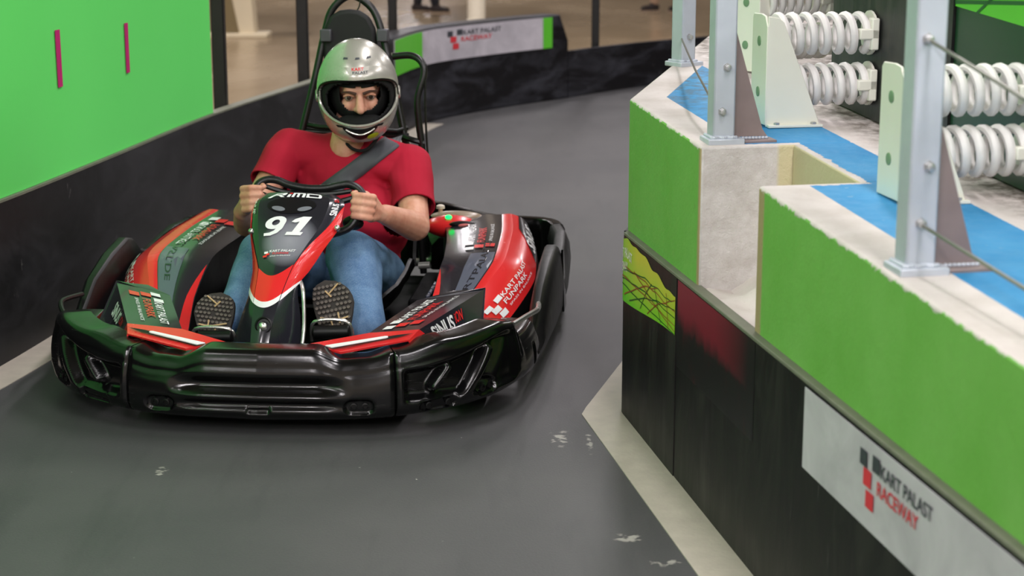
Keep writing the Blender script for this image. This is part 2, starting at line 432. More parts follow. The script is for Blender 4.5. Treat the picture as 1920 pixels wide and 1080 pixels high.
# tall block with a sloping end that carries the far banner
seg = LS[i_box0:i_box1 + 1]
rr = []
for i, p in enumerate(seg):
    n = run(LS, i_box0 + i); h = .62 if i < len(seg) - 2 else (.62 if i == len(seg) - 2 else .42); a = p; b = p + n * .16
    rr.append([Vector((a.x, a.y, 0)), Vector((a.x, a.y, h)), Vector((b.x, b.y, h)), Vector((b.x, b.y, 0))])
blk = MB().rings(rr).build('barrier_block', M_rub_far, bevel=.01)
tag(blk, 'tall scuffed black barrier block with sloping end carrying a white banner at the bend', 'barrier')
def on_path(path, i0, i1, z0, z1, off):
    pl = path[i0:i1 + 1]
    cum = [0]
    for a, b in zip(pl, pl[1:]): cum.append(cum[-1] + (b - a).length)
    def fn(u, v):
        d = u * cum[-1]; k = 0
        while k < len(cum) - 2 and cum[k + 1] < d: k += 1
        f = (d - cum[k]) / (cum[k + 1] - cum[k]); p = pl[k].lerp(pl[k + 1], f); n = run(path, i0 + k).lerp(run(path, i0 + k + 1), f)
        q = p + n * off; return Vector((q.x, q.y, lerp(z0, z1, v)))
    return fn
def slab(name, fn, nu, nv, mat, th, parent=None, **kw):
    o = grid_obj(name, fn, nu, nv, mat, parent, th); return o
far0, far1 = i_box0, i_box1 - 2
fb = slab('banner', on_path(LS, far0, far1, .385, .605, -.006), 20, 2, M_banner, .004)
tag(fb, 'white banner with red and black lettering on the tall block at the far bend', 'banner')
ff = on_path(LS, far0, far1, .385, .605, -.009)
decal('print_green', grid_shape(6, 2), lambda u, v: ff(.0 + u * .30, v), M_lime_flat, fb)
decal('print_green', grid_shape(2, 2), lambda u, v: ff(.955 + u * .045, v), M_lime_flat, fb)
def logo(fn, parent, l1, l2, l3=None, dark=None, red=None, inv=False):
    """four squares and two or three lines of lettering laid on fn; unit square covers the whole logo"""
    dark = dark or M_ink_dark; red = red or M_ink_red
    sq = lambda x, y, w, h, m, nm: decal(nm, grid_shape(2, 2), lambda u, v: fn(x + u * w, y + v * h), m, parent)
    sq(0, .66, .105, .27, dark, 'logo_square'); sq(.185, .70, .105, .27, dark, 'logo_square')
    sq(.06, .36, .115, .29, red, 'logo_square'); sq(.105, .02, .115, .29, red, 'logo_square')
    t1 = fine(text_mesh(l1, bold=.012), .06); t2 = fine(text_mesh(l2, bold=.012), .06)
    decal('lettering', t1, lambda u, v: fn(.305 + u * .69, .68 + v * .24), dark, parent)
    decal('lettering', t2, lambda u, v: fn(.265 + u * .56, .36 + v * .24), red, parent)
    if l3:
        decal('lettering', fine(text_mesh(l3), .06), lambda u, v: fn(.30 + u * .66, .14 + v * .1), dark, parent)
logo(lambda u, v: ff(.47 + u * .28, .30 + v * .62), fb, 'KART PALAST', 'RACEWAY')

# green sheet wall above the left barrier
g0 = next(i for i, p in enumerate(LS) if p.y > 1.2); g1 = max(i for i, p in enumerate(LS) if p.y < 7.85)
GP = LS[g0:g1 + 1]
def shade_bulge(y):  # slight bulge shaped into the sheet to imitate a soft shadow band
    return .035 * math.exp(-((y - 5.70) / (.5 if y < 5.70 else .30)) ** 2)
def green_fn(u, v):
    f = on_path(LS, g0, g1, .0, 1., .012); p = f(u, 0); z = lerp(.529, 2.75, v)
    n = run(LS, g0 + int(u * (g1 - g0) * .999)); k = shade_bulge(p.y + (z - .53) * .70) * sst(.50, .85, z)
    return Vector((p.x - n.x * k, p.y - n.y * k, z))
gw = slab('wall_left', green_fn, 120, 12, M_sheet, .02); gw['kind'] = 'structure'
def tape_at(y0, zl, zh, w, label):
    # find the sheet surface at depth y0
    best = min((abs(green_fn(i / 2400, .1).y - y0), i / 2400) for i in range(2401))[1]
    pl = [green_fn(best, (z - .529) / 2.221) for z in (zl, zh)]; pr = [green_fn(best + w / 6.8, (z - .529) / 2.221) for z in (zl, zh)]
    off = Vector((.003, -.0005, 0))
    vs = [pl[0] + off, pr[0] + off, pr[1] + off, pl[1] + off]; vs += [v + off * .8 for v in vs]
    o = mobj('tape_strip', vs, [(0,1,2,3),(4,5,6,7),(0,1,5,4),(1,2,6,5),(2,3,7,6),(3,0,4,7)], M_magenta, None, False)
    tag(o, label, 'tape', 'tape strips on the green wall')

# black posts behind the barriers
def black_post(x, y, label, h=2.9, w=.06, z0=-.02):
    r = empty('barrier_post', (x, y, z0)); tag(r, label, 'post', 'black steel posts behind the barriers')
    MB().box((-w/2, -w/2, .008), (w/2, w/2, h)).build('post', M_black_steel, r, bevel=.006)
    MB().box((-.09, -.09, 0), (.09, .09, .008)).build('base_plate', M_black_steel, r)
black_post(-1.345, 8.13, 'black steel post at the end of the green wall')
black_post(-1.105, 9.36, 'black steel post left of the roll bar behind the low barrier')
black_post(-.79, 11.75, 'black steel post behind the green end of the far banner')
black_post(.64, 13.62, 'lone black steel post right of the far barrier block')

# ================================================================== right-hand wall
wr = empty('wall_right', tuple(WP(.2, .3, 0))); structure(wr)
def wall_part(name, poly, z0, zt, mat, bev=.006, parent=None):
    """footprint in wall coordinates, z0 to zt (None = sloping top)"""
    p = parent or wr
    vs = [WP(s, t, z0) for s, t in poly] + [WP(s, t, zt) for s, t in poly]; n = len(poly)
    vs = [v - p.location for v in vs]
    fs = [tuple(range(n - 1, -1, -1)), tuple(range(n, 2*n))] + [(i, (i+1) % n, n + (i+1) % n, n + i) for i in range(n)]
    o = mobj(name, vs, fs, mat, p, True, 30)
    if bev:
        b = o.modifiers.new('bevel', 'BEVEL'); b.width = bev; b.segments = 2; b.limit_method = 'ANGLE'
    return o
LEG = Vector((-.910, .413))
def leg(d, off): return (.016 + LEG.x * d + .413 * off, .015 + LEG.y * d + .910 * off)
wall_part('concrete_core', [(.763, .252), (1.224, .252), (1.224, .72), (.763, .72)], .0, None, M_conc)
wall_part('concrete_footing', [(3.4, .021), (.016, .021), leg(2.6, .0), leg(2.6, .6), (-.3, .72), (3.4, .72)], .0, .515, M_conc, 0)
wall_part('concrete_block', [(.763, .02), (.016, .02), leg(2.6, .0), leg(2.6, .75), (-.3, .74), (.763, .72)], .515, None, M_conc, .007)
wall_part('concrete_block', [(3.4, .02), (1.224, .02), (1.224, .72), (3.4, .72)], .515, None, M_conc, .007)
# crumbly fill at the notch floor
rr = []
for j in range(9):
    row = []
    for i in range(15):
        t = .012 + .25 * j / 8; s = .755 + .48 * i / 14
        row.append(WP(s, t, .512 + .022 * mnoise.noise(Vector((s*14, t*14, 0))) + (.012 + .10 * sst(.06, .25, t) * (.6 + .4 * mnoise.noise(Vector((s*6, 3, 1)))))) - wr.location)
    rr.append(row)
MB().rings(rr, closed=False, caps=False).build('mortar_fill', M_conc, wr)
# black sheets with a seam, rounded end at the corner
def sheet(name, s0, s1, z0, z1, mat, off=0., th=.018, n=10):
    def fn(u, v):
        s = lerp(s0, s1, u)
        if s < .06:   # the end of the sheet curls round the corner
            a = (.06 - s) / .06
            return WP(.06 - .06 * math.sin(min(1, a) * 1.25) , off + .05 * (1 - math.cos(min(1, a) * 1.25)), lerp(z0, z1, v)) - wr.location
        return WP(s, off, lerp(z0, z1, v)) - wr.location
    o = grid_obj(name, fn, n, 2, mat, wr); sd = o.modifiers.new('thick', 'SOLIDIFY'); sd.thickness = th; sd.offset = 0; crisp(o)
    return o
sheet('rubber_panel', -.0, .636, .0, .528, M_rub_r, .008, .016, 40)
sheet('rubber_panel', .640, 3.3, .0, .528, M_rub_r, .010, .016, 4)
# corner return of the sheet along the hidden side
o = mobj('rubber_panel', [WP(*leg(d, -.012), z) - wr.location for d in (.03, 2.6) for z in (0, .528)] + [WP(*leg(d, .0), z) - wr.location for d in (.03, 2.6) for z in (0, .528)],
         [(0, 1, 3, 2), (4, 5, 7, 6), (0, 1, 5, 4), (2, 3, 7, 6), (1, 3, 7, 5), (0, 2, 6, 4)], M_rub_r, wr, False)
wall_part('edge_strip', [(3.3, .0), (.05, .0), (.05, .030), (3.3, .030)], .528, .537, M_lip, .002)
wall_part('edge_strip', [(.05, .0), (.0, .035), (.012, .055), (.05, .030)], .528, .537, M_lip, .002)
# worn maroon print left on the second sheet near the seam
def m_fade():
    t = NT('worn_maroon_print'); p = t.pos()
    s_ = t.math('SUBTRACT', t.dot(p, tuple(WU)), B0.dot(WU)); z = t.sep(p)[2]; nz = t.noise(t.scale(p, (3, 3, .8)), 5, 5, .7)
    f = t.math('ADD', t.step(z, .46, .40), t.math('MULTIPLY', t.math('SUBTRACT', nz, .5), 1.6)); f = t.math('MAXIMUM', f, t.step(s_, .95, 1.28))
    t.set(t.mix(t.step(f, .1, .9), rgb(122, 30, 46), rgb(26, 25, 26)), .4, 0, .5); return t.m
M_fade = m_fade()
decal('worn_print', grid_shape(12, 4), lambda u, v: WP(.645 + u * .65, .0012, lerp(.30, .526, v)) - wr.location, M_fade, wr)
structure(wr)
# painted strip on the floor round the wall foot
st = [(3.4, -.118), (.05, -.118), (-.02, -.09), leg(.05, -.11), leg(2.6, -.11)]
si = [(3.4, .02), (.03, .02), (.016, .02), leg(.03, .0), leg(2.6, .0)]
rr = [[WP(*a, .0), WP(*a, .0025), WP(*b, .0025), WP(*b, .0)] for a, b in zip(st, si)]
structure(MB().rings(rr).build('trim_2', M_strip, smooth=False))

# lime print with crossing lines on the corner sheet
gp = empty('lime_poster', tuple(WP(.3, 0, .35))); tag(gp, 'torn lime green poster with crossing lines and white lettering on the wall corner', 'poster')
def corner_fn(off):
    def fn(u, v):
        s = lerp(.0, .632, u); lo = .338 + .04 * sst(0, 1, u) ; hi = lerp(.522, .478, sst(.3, 1, u)) + .010 * mnoise.noise(Vector((u * 9, 0, 4)))
        z = lerp(lo, hi, v)
        if s < .06:
            a = (.06 - s) / .06
            return WP(.06 - (.06 + off) * math.sin(a * 1.25), .008 - .008 - off + .05 * (1 - math.cos(a * 1.25)), z) - gp.location
        return WP(s, -off, z) - gp.location
    return fn
grid_obj('print_sheet', corner_fn(.0015), 40, 6, M_graphic, gp)
cf = corner_fn(.003); M_line = plain('dark_green_line', rgb(28, 92, 36), .5); M_line2 = plain('red_brown_line', rgb(150, 84, 40), .5)
def pline(a, b, w, m):
    a = Vector(a); b = Vector(b); d = (b - a); nrm = Vector((-d.y * .28, d.x / .28)).normalized() * w; nrm = Vector((nrm.x * .3, nrm.y))
    n = 16; pts = []; fs = []
    for i in range(n + 1):
        q = a + d * i / n; pts += [tuple(q - nrm), tuple(q + nrm)]
        if i: k = 2 * i; fs.append((k - 2, k - 1, k + 1, k))
    decal('print_line', (pts, fs), cf, m, gp)
for i, (a, b) in enumerate([((.02, .30), (1, .02)), ((.02, .42), (1, .25)), ((.02, .36), (1, .45)), ((.02, .55), (1, .62)), ((.05, .48), (.95, .80)), ((.12, .12), (.72, .72)), ((.22, .08), (1, .66)),
                            ((.3, .60), (1, .10)), ((.42, .06), (.62, .72)), ((.55, .05), (1, .92)), ((.66, .7), (.78, .03)), ((.86, .9), (.9, .02))]):
    pline(a, b, .011, M_line if i % 2 == 0 else M_line2)
decal('lettering', fine(text_mesh('KART PALAST', bold=.015), .05), lambda u, v: cf(.0 + u * .26, .70 + v * .16 - u * .0), M_white, gp)
decal('lettering', fine(text_mesh('RACEWAY', bold=.015), .05), lambda u, v: cf(.0 + u * .18, .48 + v * .16), M_white, gp)

# white banner low on the near wall
bn = empty('banner', tuple(WP(2.1, 0, .36))); tag(bn, 'white banner with four-square raceway logo low on the near right wall', 'banner')
bfn = lambda off: (lambda u, v: WP(lerp(1.635, 3.25, u), -off, lerp(.356, .5225, v)) - bn.location)
grid_obj('banner_sheet', bfn(.002), 24, 4, M_banner, bn, .0015)
logo(lambda u, v: WP(1.952 + u * .332, -.0045, .395 + v * .112) - bn.location, bn, 'KART PALAST', 'RACEWAY')
decal('lettering', text_mesh('A', bold=.02), lambda u, v: WP(2.55 + u * .06, -.0045, .43 + v * .04) - bn.location, M_ink_dark, bn)

# ------------------------------------------------------------------ posts, brackets, springs, board, cables on the wall
def wall_frame(name, s, t, ang=0.):
    """empty with local x = into the wall (away from track), local y = along it away from the camera"""
    p = WP(s, t); return empty(name, tuple(p), math.atan2(WN.y, WN.x) + ang)
def galv_post(s, t, label, ang=0., gus=True, bolts=((.085, .19), (.0, .07)), h=1.5):
    r = wall_frame('fence_post', s, t, ang); tag(r, label, 'post', 'galvanised posts on the concrete wall')
    w = .028
    mb = MB(); mb.add([(x, y, z) for z in (.012, h) for x, y in ((-w, -w), (w, -w), (w, w), (-w, w))], [(0,1,5,4),(1,2,6,5),(2,3,7,6),(3,0,4,7),(4,5,6,7),(3,2,1,0)])
    mb.build('square_tube', M_galv, r, bevel=.005)
    MB().box((-.042, -.042, -.004), (.05, .042, .012)).build('base_plate', M_galv, r, bevel=.003)
    mb = MB()
    for k in range(14): mb.ball((-.03 + .06 * k / 13, -.03 + .002 * math.sin(k * 5), .014), (.006, .005, .005), 8, 5)
    for k in range(10): mb.ball((-.030, -.028 + .06 * k / 9, .014), (.005, .005, .005), 8, 5)
    mb.build('weld_bead', M_galv, r)
    if gus:
        MB().prism([(.028, -.004, .012), (.118, -.004, .012), (.105, -.004, .03), (.034, -.004, .265), (.028, -.004, .275)], (0, .008, 0)).build('gusset', M_brown, r, smooth=False)
        MB().box((.05, -.03, -.004), (.135, .03, .006)).build('foot_plate', M_brown, r, bevel=.002)
        mb = MB()
        for k in range(8): mb.ball((.055 + .06 * k / 7, -.008, .009), (.005, .004, .004), 8, 5)
        mb.build('weld_bead', M_galv, r)
    for bx, bz in bolts:
        b = MB(); b.lathe((bx, -.028, bz), (0, -1, 0), [(0, .011), (.002, .011), (.002, .008), (.012, .008), (.013, .005)], 6); b.build('bolt', M_bolt, r)
    return r
galv_post(.705, .085, 'galvanised post with brown gusset at the concrete notch', bolts=((.004, .185), (-.006, .078)))
galv_post(1.972, .073, 'nearest and tallest galvanised post with cables, in front of the white springs', bolts=((-.008, .41), (.006, .19), (-.004, .09)))
galv_post(-.62, .345, 'distant galvanised post at the far end of the concrete wall', ang=.42, gus=False, bolts=((.0, .09),), h=1.2)

def cable(pts, label, r=.0035):
    o = MB().tube(pts, r, 8).build('wire_cable', M_cable); tag(o, label, 'cable', 'steel cables of the fence posts')
P2 = WP(1.997, .066)
cable([WP(1.99, .066, 1.238), WP(2.334, .085, 1.173), WP(3.2, .13, 1.01)], 'upper steel cable running from the nearest post over the springs')
cable([WP(1.99, .068, .917), WP(2.375, .085, .884), WP(3.2, .13, .82)], 'lower steel cable running from the foot of the nearest post')
cable([WP(-.64, .342, 1.03), WP(.3, .13, 1.02), WP(.68, .078, .965)], 'thin steel cable between the distant post and the notch post', .003)

def bracket(s, t, label, ang=0.):
    r = wall_frame('spring_bracket', s, t, ang); tag(r, label, 'bracket', 'cream steel spring brackets')
    # front plate faces the track; rounded top corner
    w = .062; h = .285
    prof = [(-w, .004), (w, .004), (w, h - .012), (w - .01, h - .002), (-.01, h), (-w + .02, h - .004), (-w, h - .03)]
    MB().prism([(0, y, z) for y, z in prof], (.006, 0, 0)).build('front_plate', M_cream, r, bevel=.002)
    for sy in (-w, w - .006):
        MB().prism([(.003, sy, .0), (.148, sy, .0), (.142, sy, .02), (.045, sy, h - .02), (.03, sy, h - .008), (.003, sy, h - .004)], (0, .006, 0)).build('side_plate', M_cream, r, bevel=.002)
    fl = MB().box((.006, -w - .016, -.002), (.152, -w + .002, .006)).build('foot_flange', M_cream, r, bevel=.002)
    MB().box((.006, w - .002, -.002), (.152, w + .016, .006)).build('foot_flange', M_cream, r, bevel=.002)
    for sx in (.03, .128):
        MB().lathe((sx, -w - .008, .006), (0, 0, 1), [(0, .008), (.005, .008), (.006, .004)], 6).build('foot_bolt', M_bolt, r)
    for z in (.085, .215):
        MB().lathe((0, .0, z), (-1, 0, 0), [(0, .013), (.002, .013), (.003, .009)], 14).build('screw', M_greenscrew, r)
def spring(s, t0, t1, z, label, ang=0., ncoil=6.8, R=.0455, r=.0108):
    p = WP(s, t0); e = empty('coil_spring', (p.x, p.y, z), math.atan2(WN.y, WN.x) + ang); tag(e, label, 'spring', 'white coil springs of the barrier')
    L = t1 - t0; pts = []
    n = int(ncoil * 20)
    for i in range(n + 1):
        a = i / 20 * 2 * math.pi; pts.append((L * i / n, R * math.cos(a), R * math.sin(a)))
    MB().tube(pts, r, 9).build('coil', M_spring, e)
    # clamp that ties the last coil to the board
    c = MB().box((L - .036, -.014 - R, -.014), (L + .016, .014 - R, .014)); c.box((L - .005, -R - .014, -R*.9), (L + .016, -R + .02, R*.9))
    c.build('end_clamp', M_cream, e, bevel=.004)
    MB().lathe((L + .008, 0, 0), (1, 0, 0), [(0, R + .012), (.006, R + .012)], 20).build('seat_plate', M_cream, e)
LA = math.atan2(-.413, .910)   # turn of the wall's far leg
bracket(.475, .25, 'cream steel bracket standing behind the notch post')
bracket(1.40, .245, 'cream steel bracket half hidden by the nearest post')
lx = leg(.6, .25); bracket(lx[0], lx[1], 'cream steel bracket furthest away behind the notch post', -LA)
spring(.475, .29, .535, 1.127, 'upper white coil spring of the middle bracket')
spring(.475, .31, .535, .996, 'lower white coil spring of the middle bracket')
spring(1.405, .29, .535, 1.080, 'upper white coil spring right of the nearest post')
spring(1.405, .31, .535, .952, 'lower white coil spring right of the nearest post')
lx0 = leg(.6, .29); lx1 = leg(.6, .535)
spring(lx0[0], lx0[1], lx0[1] + .245, 1.155, 'topmost white coil spring cut by the upper edge, furthest bracket', -LA)
spring(lx0[0], lx0[1], lx0[1] + .245, 1.025, 'lower white coil spring of the furthest bracket, mostly hidden', -LA)
# the sprung board behind
sb = empty('sprung_board', tuple(WP(.6, .56))); tag(sb, 'dark weathered impact board held by the white springs', 'barrier')
def board(name, pts, z1, mat, lift=.0, parent=None, th=.03):
    n = len(pts); vs = []
    for (s, t) in pts: vs += [WP(s, t, dz=lift) - sb.location]
    for (s, t) in pts: v = WP(s, t) - sb.location; v.z = z1 - sb.location.z; vs.append(v)
    for (s, t) in pts: vs += [WP(s, t + th, dz=lift) - sb.location]
    for (s, t) in pts: v = WP(s, t + th) - sb.location; v.z = z1 - sb.location.z; vs.append(v)
    fs = []
    for i in range(n - 1):
        fs += [(i, i+1, n+i+1, n+i), (2*n+i, 2*n+i+1, 3*n+i+1, 3*n+i), (n+i, n+i+1, 3*n+i+1, 3*n+i), (i, i+1, 2*n+i+1, 2*n+i)]
    fs += [(0, n, 3*n, 2*n), (n-1, 2*n-1, 4*n-1, 3*n-1)]
    return mobj(name, vs, fs, mat, parent or sb, False)
kx = leg(-.05, .565)
board('board', [(.965, .556), (.17, .556), leg(.2, .59), leg(2.2, .59)], 1.55, M_board, .006)
board('board', [(3.3, .552), (1.0, .552)], 1.55, M_board2, .006)
board('board_post', [(.998, .545), (.968, .545)], 1.55, M_black_steel, .0, th=.05)
b3 = board('print_sheet', [(3.3, .549), (1.0, .549)], 1.55, M_lime_flat, .0, th=.002)
for v in b3.data.vertices:
    if v.co.z + sb.location.z < 1.2:
        w = v.co + sb.location; s_ = (w - B0).dot(WU); v.co.z = (1.228 - .06 * (s_ - .986)) - sb.location.z
gl = lambda u, v: WP(lerp(1.0, 2.2, u), .5475, lerp(1.19, 1.55, v)) - sb.location
for a, b in (((.0, .13), (1, .30)), ((.0, .40), (1, .05)), ((.05, .2), (.8, .5)), ((.1, .08), (.6, .9)), ((.3, .02), (.9, .95)), ((0, .6), (.7, .05))):
    pts = []; a = Vector(a); b = Vector(b); d = b - a; nrm = Vector((-d.y, d.x)).normalized() * .012; nrm.x *= .3
    decal('print_line', ([tuple(a - nrm), tuple(b - nrm), tuple(b + nrm), tuple(a + nrm)], [(0, 1, 2, 3)]), gl, M_line, sb)
tape_at(6.04, *(.83, 1.025), .040, 'longer magenta tape strip, left of the two on the green wall')
tape_at(6.72, *(.812, 1.0), .036, 'shorter magenta tape strip, right of the two on the green wall')

# ================================================================== far background
def m_pillar(): return plain('pale_plaster', rgb(214, 200, 170), .7, var=.1, sc=3)
M_plaster = m_pillar()
pl = empty('pillar', (-.40, 20.0, -.02)); tag(pl, 'pale round pillar behind the far banner', 'pillar')
MB().lathe((0, 0, 0), (0, 0, 1), [(0, .12), (.1, .12), (.12, .1), (5.3, .1)], 24).build('shaft', plain('white_plaster', rgb(238, 230, 210), .7), pl)
bs = empty('plinth', (-2.92, 19.0, -.02)); tag(bs, 'blurred cream trestle base on the far floor at upper left', 'base')
MB().box((-.32, -.2, 0), (.32, .2, .05)).build('foot', M_plaster, bs, bevel=.01)
MB().prism([(-.26, -.15, .05), (.18, -.15, .05), (.14, -.15, .8), (-.22, -.15, .8)], (0, .3, 0)).build('body', M_plaster, bs, smooth=False)
MB().prism([(-.12, -.165, .06), (.02, -.165, .06), (-.08, -.165, .6), (-.18, -.165, .6)], (0, .02, 0)).build('shadow_brace', plain('olive_shadow_board', rgb(120, 104, 70), .7), bs, smooth=False)  # slanted strip whose olive colour paints in the shadow on the base
MB().box((-.4, -.25, .8), (.5, .25, .95)).build('top', plain('dark_grey_top', rgb(70, 68, 66), .6), bs, bevel=.01)


# ================================================================== the kart
M_plastic = NT('scratched_black_plastic')
def _pl(t):
    o = t.obj(); a = t.noise(t.scale(o, (1, 1, 9)), 14, 6, .7, .4); b = t.noise(o, 5, 4, .6)
    f = t.math('MULTIPLY', t.step(a, .6, .74), t.step(b, .45, .6))
    t.set(t.mix(t.math('MULTIPLY', f, .4), rgb(9, 9, 10), rgb(80, 80, 82)), t.math('ADD', t.step(b, .3, .7, .13, .24), t.math('MULTIPLY', f, .3)), 0, .5)
    t.bump(a, .04, .003); return t.m
M_plastic = _pl(M_plastic)
M_matte = plain('matte_black_plastic', rgb(12, 12, 13), .42, var=.2, spec=.35)
M_void = plain('shaded_black_tray', rgb(7, 7, 8), .7, var=.2, spec=.12)
M_red = plain('red_decal_film', rgb(226, 42, 44), .26, var=.06, sc=6, coat=.15)
M_char = plain('charcoal_decal_film', rgb(37, 37, 45), .2, var=.08, sc=6, coat=.4)
M_slate = plain('slate_decal_film', rgb(92, 96, 112), .22, var=.06, sc=6, coat=.3)
M_kwhite = plain('white_decal_film', rgb(240, 240, 242), .3, var=.02)
M_chrome = plain('brushed_steel', rgb(205, 205, 200), .25, .9)
M_tyre = plain('tyre_rubber', rgb(24, 24, 25), .75, var=.2, bump=.3)
M_grip = plain('wheel_grip', rgb(22, 22, 24), .35, var=.2, bump=.2)
M_belt = plain('grey_belt_webbing', rgb(66, 68, 74), .6, var=.12, sc=90)
M_ktext = M_kwhite
V3 = Vector
kart = empty('go_kart', (-0.7054, 4.6806, 0), -0.0873)
tag(kart, 'black and red electric rental kart number 91 with wraparound bumper', 'kart')

# ---- front bumper: a section swept round the nose with pressed-in relief
plan = spline([(-.0001, 0, 0), (.2, .008, 0), (.36, .035, 0), (.48, .085, 0), (.58, .15, 0), (.655, .24, 0), (.705, .35, 0), (.732, .47, 0), (.742, .60, 0)], 24)
parc = [0]
for a, b in zip(plan, plan[1:]): parc.append(parc[-1] + (b - a).length)
PL = parc[-1]
def plan_at(s):
    sg = 1 if s >= 0 else -1; d = abs(s); k = 0
    while k < len(parc) - 2 and parc[k + 1] < d: k += 1
    f = (d - parc[k]) / (parc[k + 1] - parc[k]); p = plan[k].lerp(plan[k + 1], f)
    t = (plan[min(k + 2, len(plan) - 1)] - plan[max(k - 1, 0)]).normalized(); n = Vector((-t.y, t.x, 0))   # inwards
    if sg < 0: p = Vector((-p.x, p.y, 0)); n = Vector((-n.x, n.y, 0))
    return p, n
ZT = [(0, .247), (.15, .247), (.24, .219), (.30, .222), (.40, .240), (.55, .266), (.78, .276), (.85, .268), (.90, .215), (1.2, .215)]
ZB = [(0, .042), (.35, .048), (.6, .06), (.9, .075), (1.2, .08)]
PROF = [(-.02, .13), (-.01, .09), (.0, .05), (.03, .028), (.08, .012), (.14, .004), (.22, .0), (.3, .0), (.38, .0), (.46, .001), (.54, .003), (.6, .005), (.66, .008), (.72, .011), (.78, .015), (.84, .017), (.9, .021), (.95, .026), (.985, .034), (1.0, .048), (1.0, .09), (.995, .115), (.97, .122), (.8, .124)]
def capsule(x, y, ax, ay, bx, by):
    """distance from (x, y) to the segment a-b"""
    dx, dy = bx - ax, by - ay; L = dx * dx + dy * dy; t = max(0, min(1, ((x - ax) * dx + (y - ay) * dy) / L))
    return math.hypot(x - ax - dx * t, y - ay - dy * t)
def relief(s, z):
    """inward depth of the mouldings; s along the bumper, z height"""
    a = abs(s); d = 0.
    # centre: long hollow between two soft rolls
    w = 1 - sst(.16, .27, a)
    mid = .150; d += w * .022 * (1 - sst(.0, .034, abs(z - mid))) 
    d += w * .016 * (1 - sst(0, .020, abs(z - .095)))
    d -= w * .006 * (1 - sst(0, .02, abs(z - .122)))
    # slot in the middle
    d += .012 * (1 - sst(.0, .006, max(0, abs(s) - .03) + max(0, abs(z - .078) - .004)))
    # bolt pockets
    q = capsule(a, z, .262, .092, .305, .092); d += .014 * (1 - sst(.016, .024, q))
    # corner: sunk field with diagonal webs
    inx = sst(.405, .43, a) * (1 - sst(.80, .85, a)); 
    lo = .105; hi = .19 + .06 * sst(.42, .8, a)
    inz = sst(lo - .012, lo + .016, z) * (1 - sst(hi - .02, hi + .005, z))
    web = max(1 - sst(.004, .022, capsule(a, z, .50, .135, .545, .185)), 1 - sst(.006, .026, capsule(a, z, .60, .10, .70, .215)))
    right_of = sst(.64, .70, a - (z - .10) * .85)
    d += .036 * inx * inz * (1 - web) * (1 - .55 * right_of)
    # lower slot and bolts of the corner
    d += .014 * (1 - sst(.010, .018, capsule(a, z, .47, .082, .56, .088)))
    d += .012 * (1 - sst(.016, .024, capsule(a, z, .66, .108, .70, .112)))
    # end piece
    d += .010 * (1 - sst(.0, .012, abs(a - .862))) * sst(.16, .18, z)
    # wheel-arch like dish at the very end
    d += .012 * (1 - sst(.012, .022, capsule(a, z, 1.0, .12, 1.0, .15)))
    return d
def bumper(name, s0, s1, n):
    rr = []
    prof = [Vector((f, o, 0)) for f, o in PROF]; prof = spline(prof, 3)
    for i in range(n + 1):
        s = lerp(s0, s1, i / n); p, nn = plan_at(s); zt = smooth_table(abs(s), ZT); zb = table(abs(s), ZB); row = []
        e = min(abs(s - s0), abs(s1 - s)); rim = .010 * (1 - sst(0, .012, e))
        for k, q in enumerate(prof):
            z = zb + q.x * (zt - zb); o = q.y
            if 9 <= k <= 54: o += relief(s, z)
            if 9 <= k <= 54: o += rim * .6
            row.append(Vector((p.x + nn.x * o, p.y + nn.y * o, z)))
        rr.append(row)
    o = MB().rings(rr, closed=True, caps=True).build(name, M_plastic, kart, angle=75)
    return o
bumper('bumper_center', -.385, .385, 150)
bumper('bumper_corner', .389, PL, 170)
bumper('bumper_corner', -PL, -.389, 170)
for s, z in ((.268, .092), (.300, .092), (-.268, .092), (-.300, .092), (.664, .108), (.697, .112), (-.664, .108), (-.697, .112), (.485, .083), (.545, .087)):
    p, nn = plan_at(s); c = Vector((p.x, p.y, z)) + nn * .016
    MB().lathe(c, -nn, [(0, .0105), (.006, .0105), (.007, .007), (.003, .0065), (.003, .001)], 14).build('bumper_bolt', M_matte, kart)

def mir(p, s): return Vector((p[0] * s, p[1], p[2]))
def panel(name, polys, mat, s=1, th=.006, parent=None, bevel=.0):
    """sheet made of polygons sharing corner points"""
    vs = []; fs = []; idx = {}
    for po in polys:
        f = []
        for q in po:
            k = tuple(round(c, 4) for c in q)
            if k not in idx: idx[k] = len(vs); vs.append(mir(q, s))
            f.append(idx[k])
        fs.append(f if s > 0 else f[::-1])
    o = mobj(name, vs, fs, mat, parent or kart, True, 25, fix=False)
    sd = o.modifiers.new('thick', 'SOLIDIFY'); sd.thickness = th; sd.offset = -1; crisp(o, 25)
    if bevel:
        b = o.modifiers.new('bevel', 'BEVEL'); b.width = bevel; b.segments = 2; b.limit_method = 'ANGLE'; b.angle_limit = math.radians(20)
    return o
def shp(pts): return (pts, [tuple(range(len(pts)))])

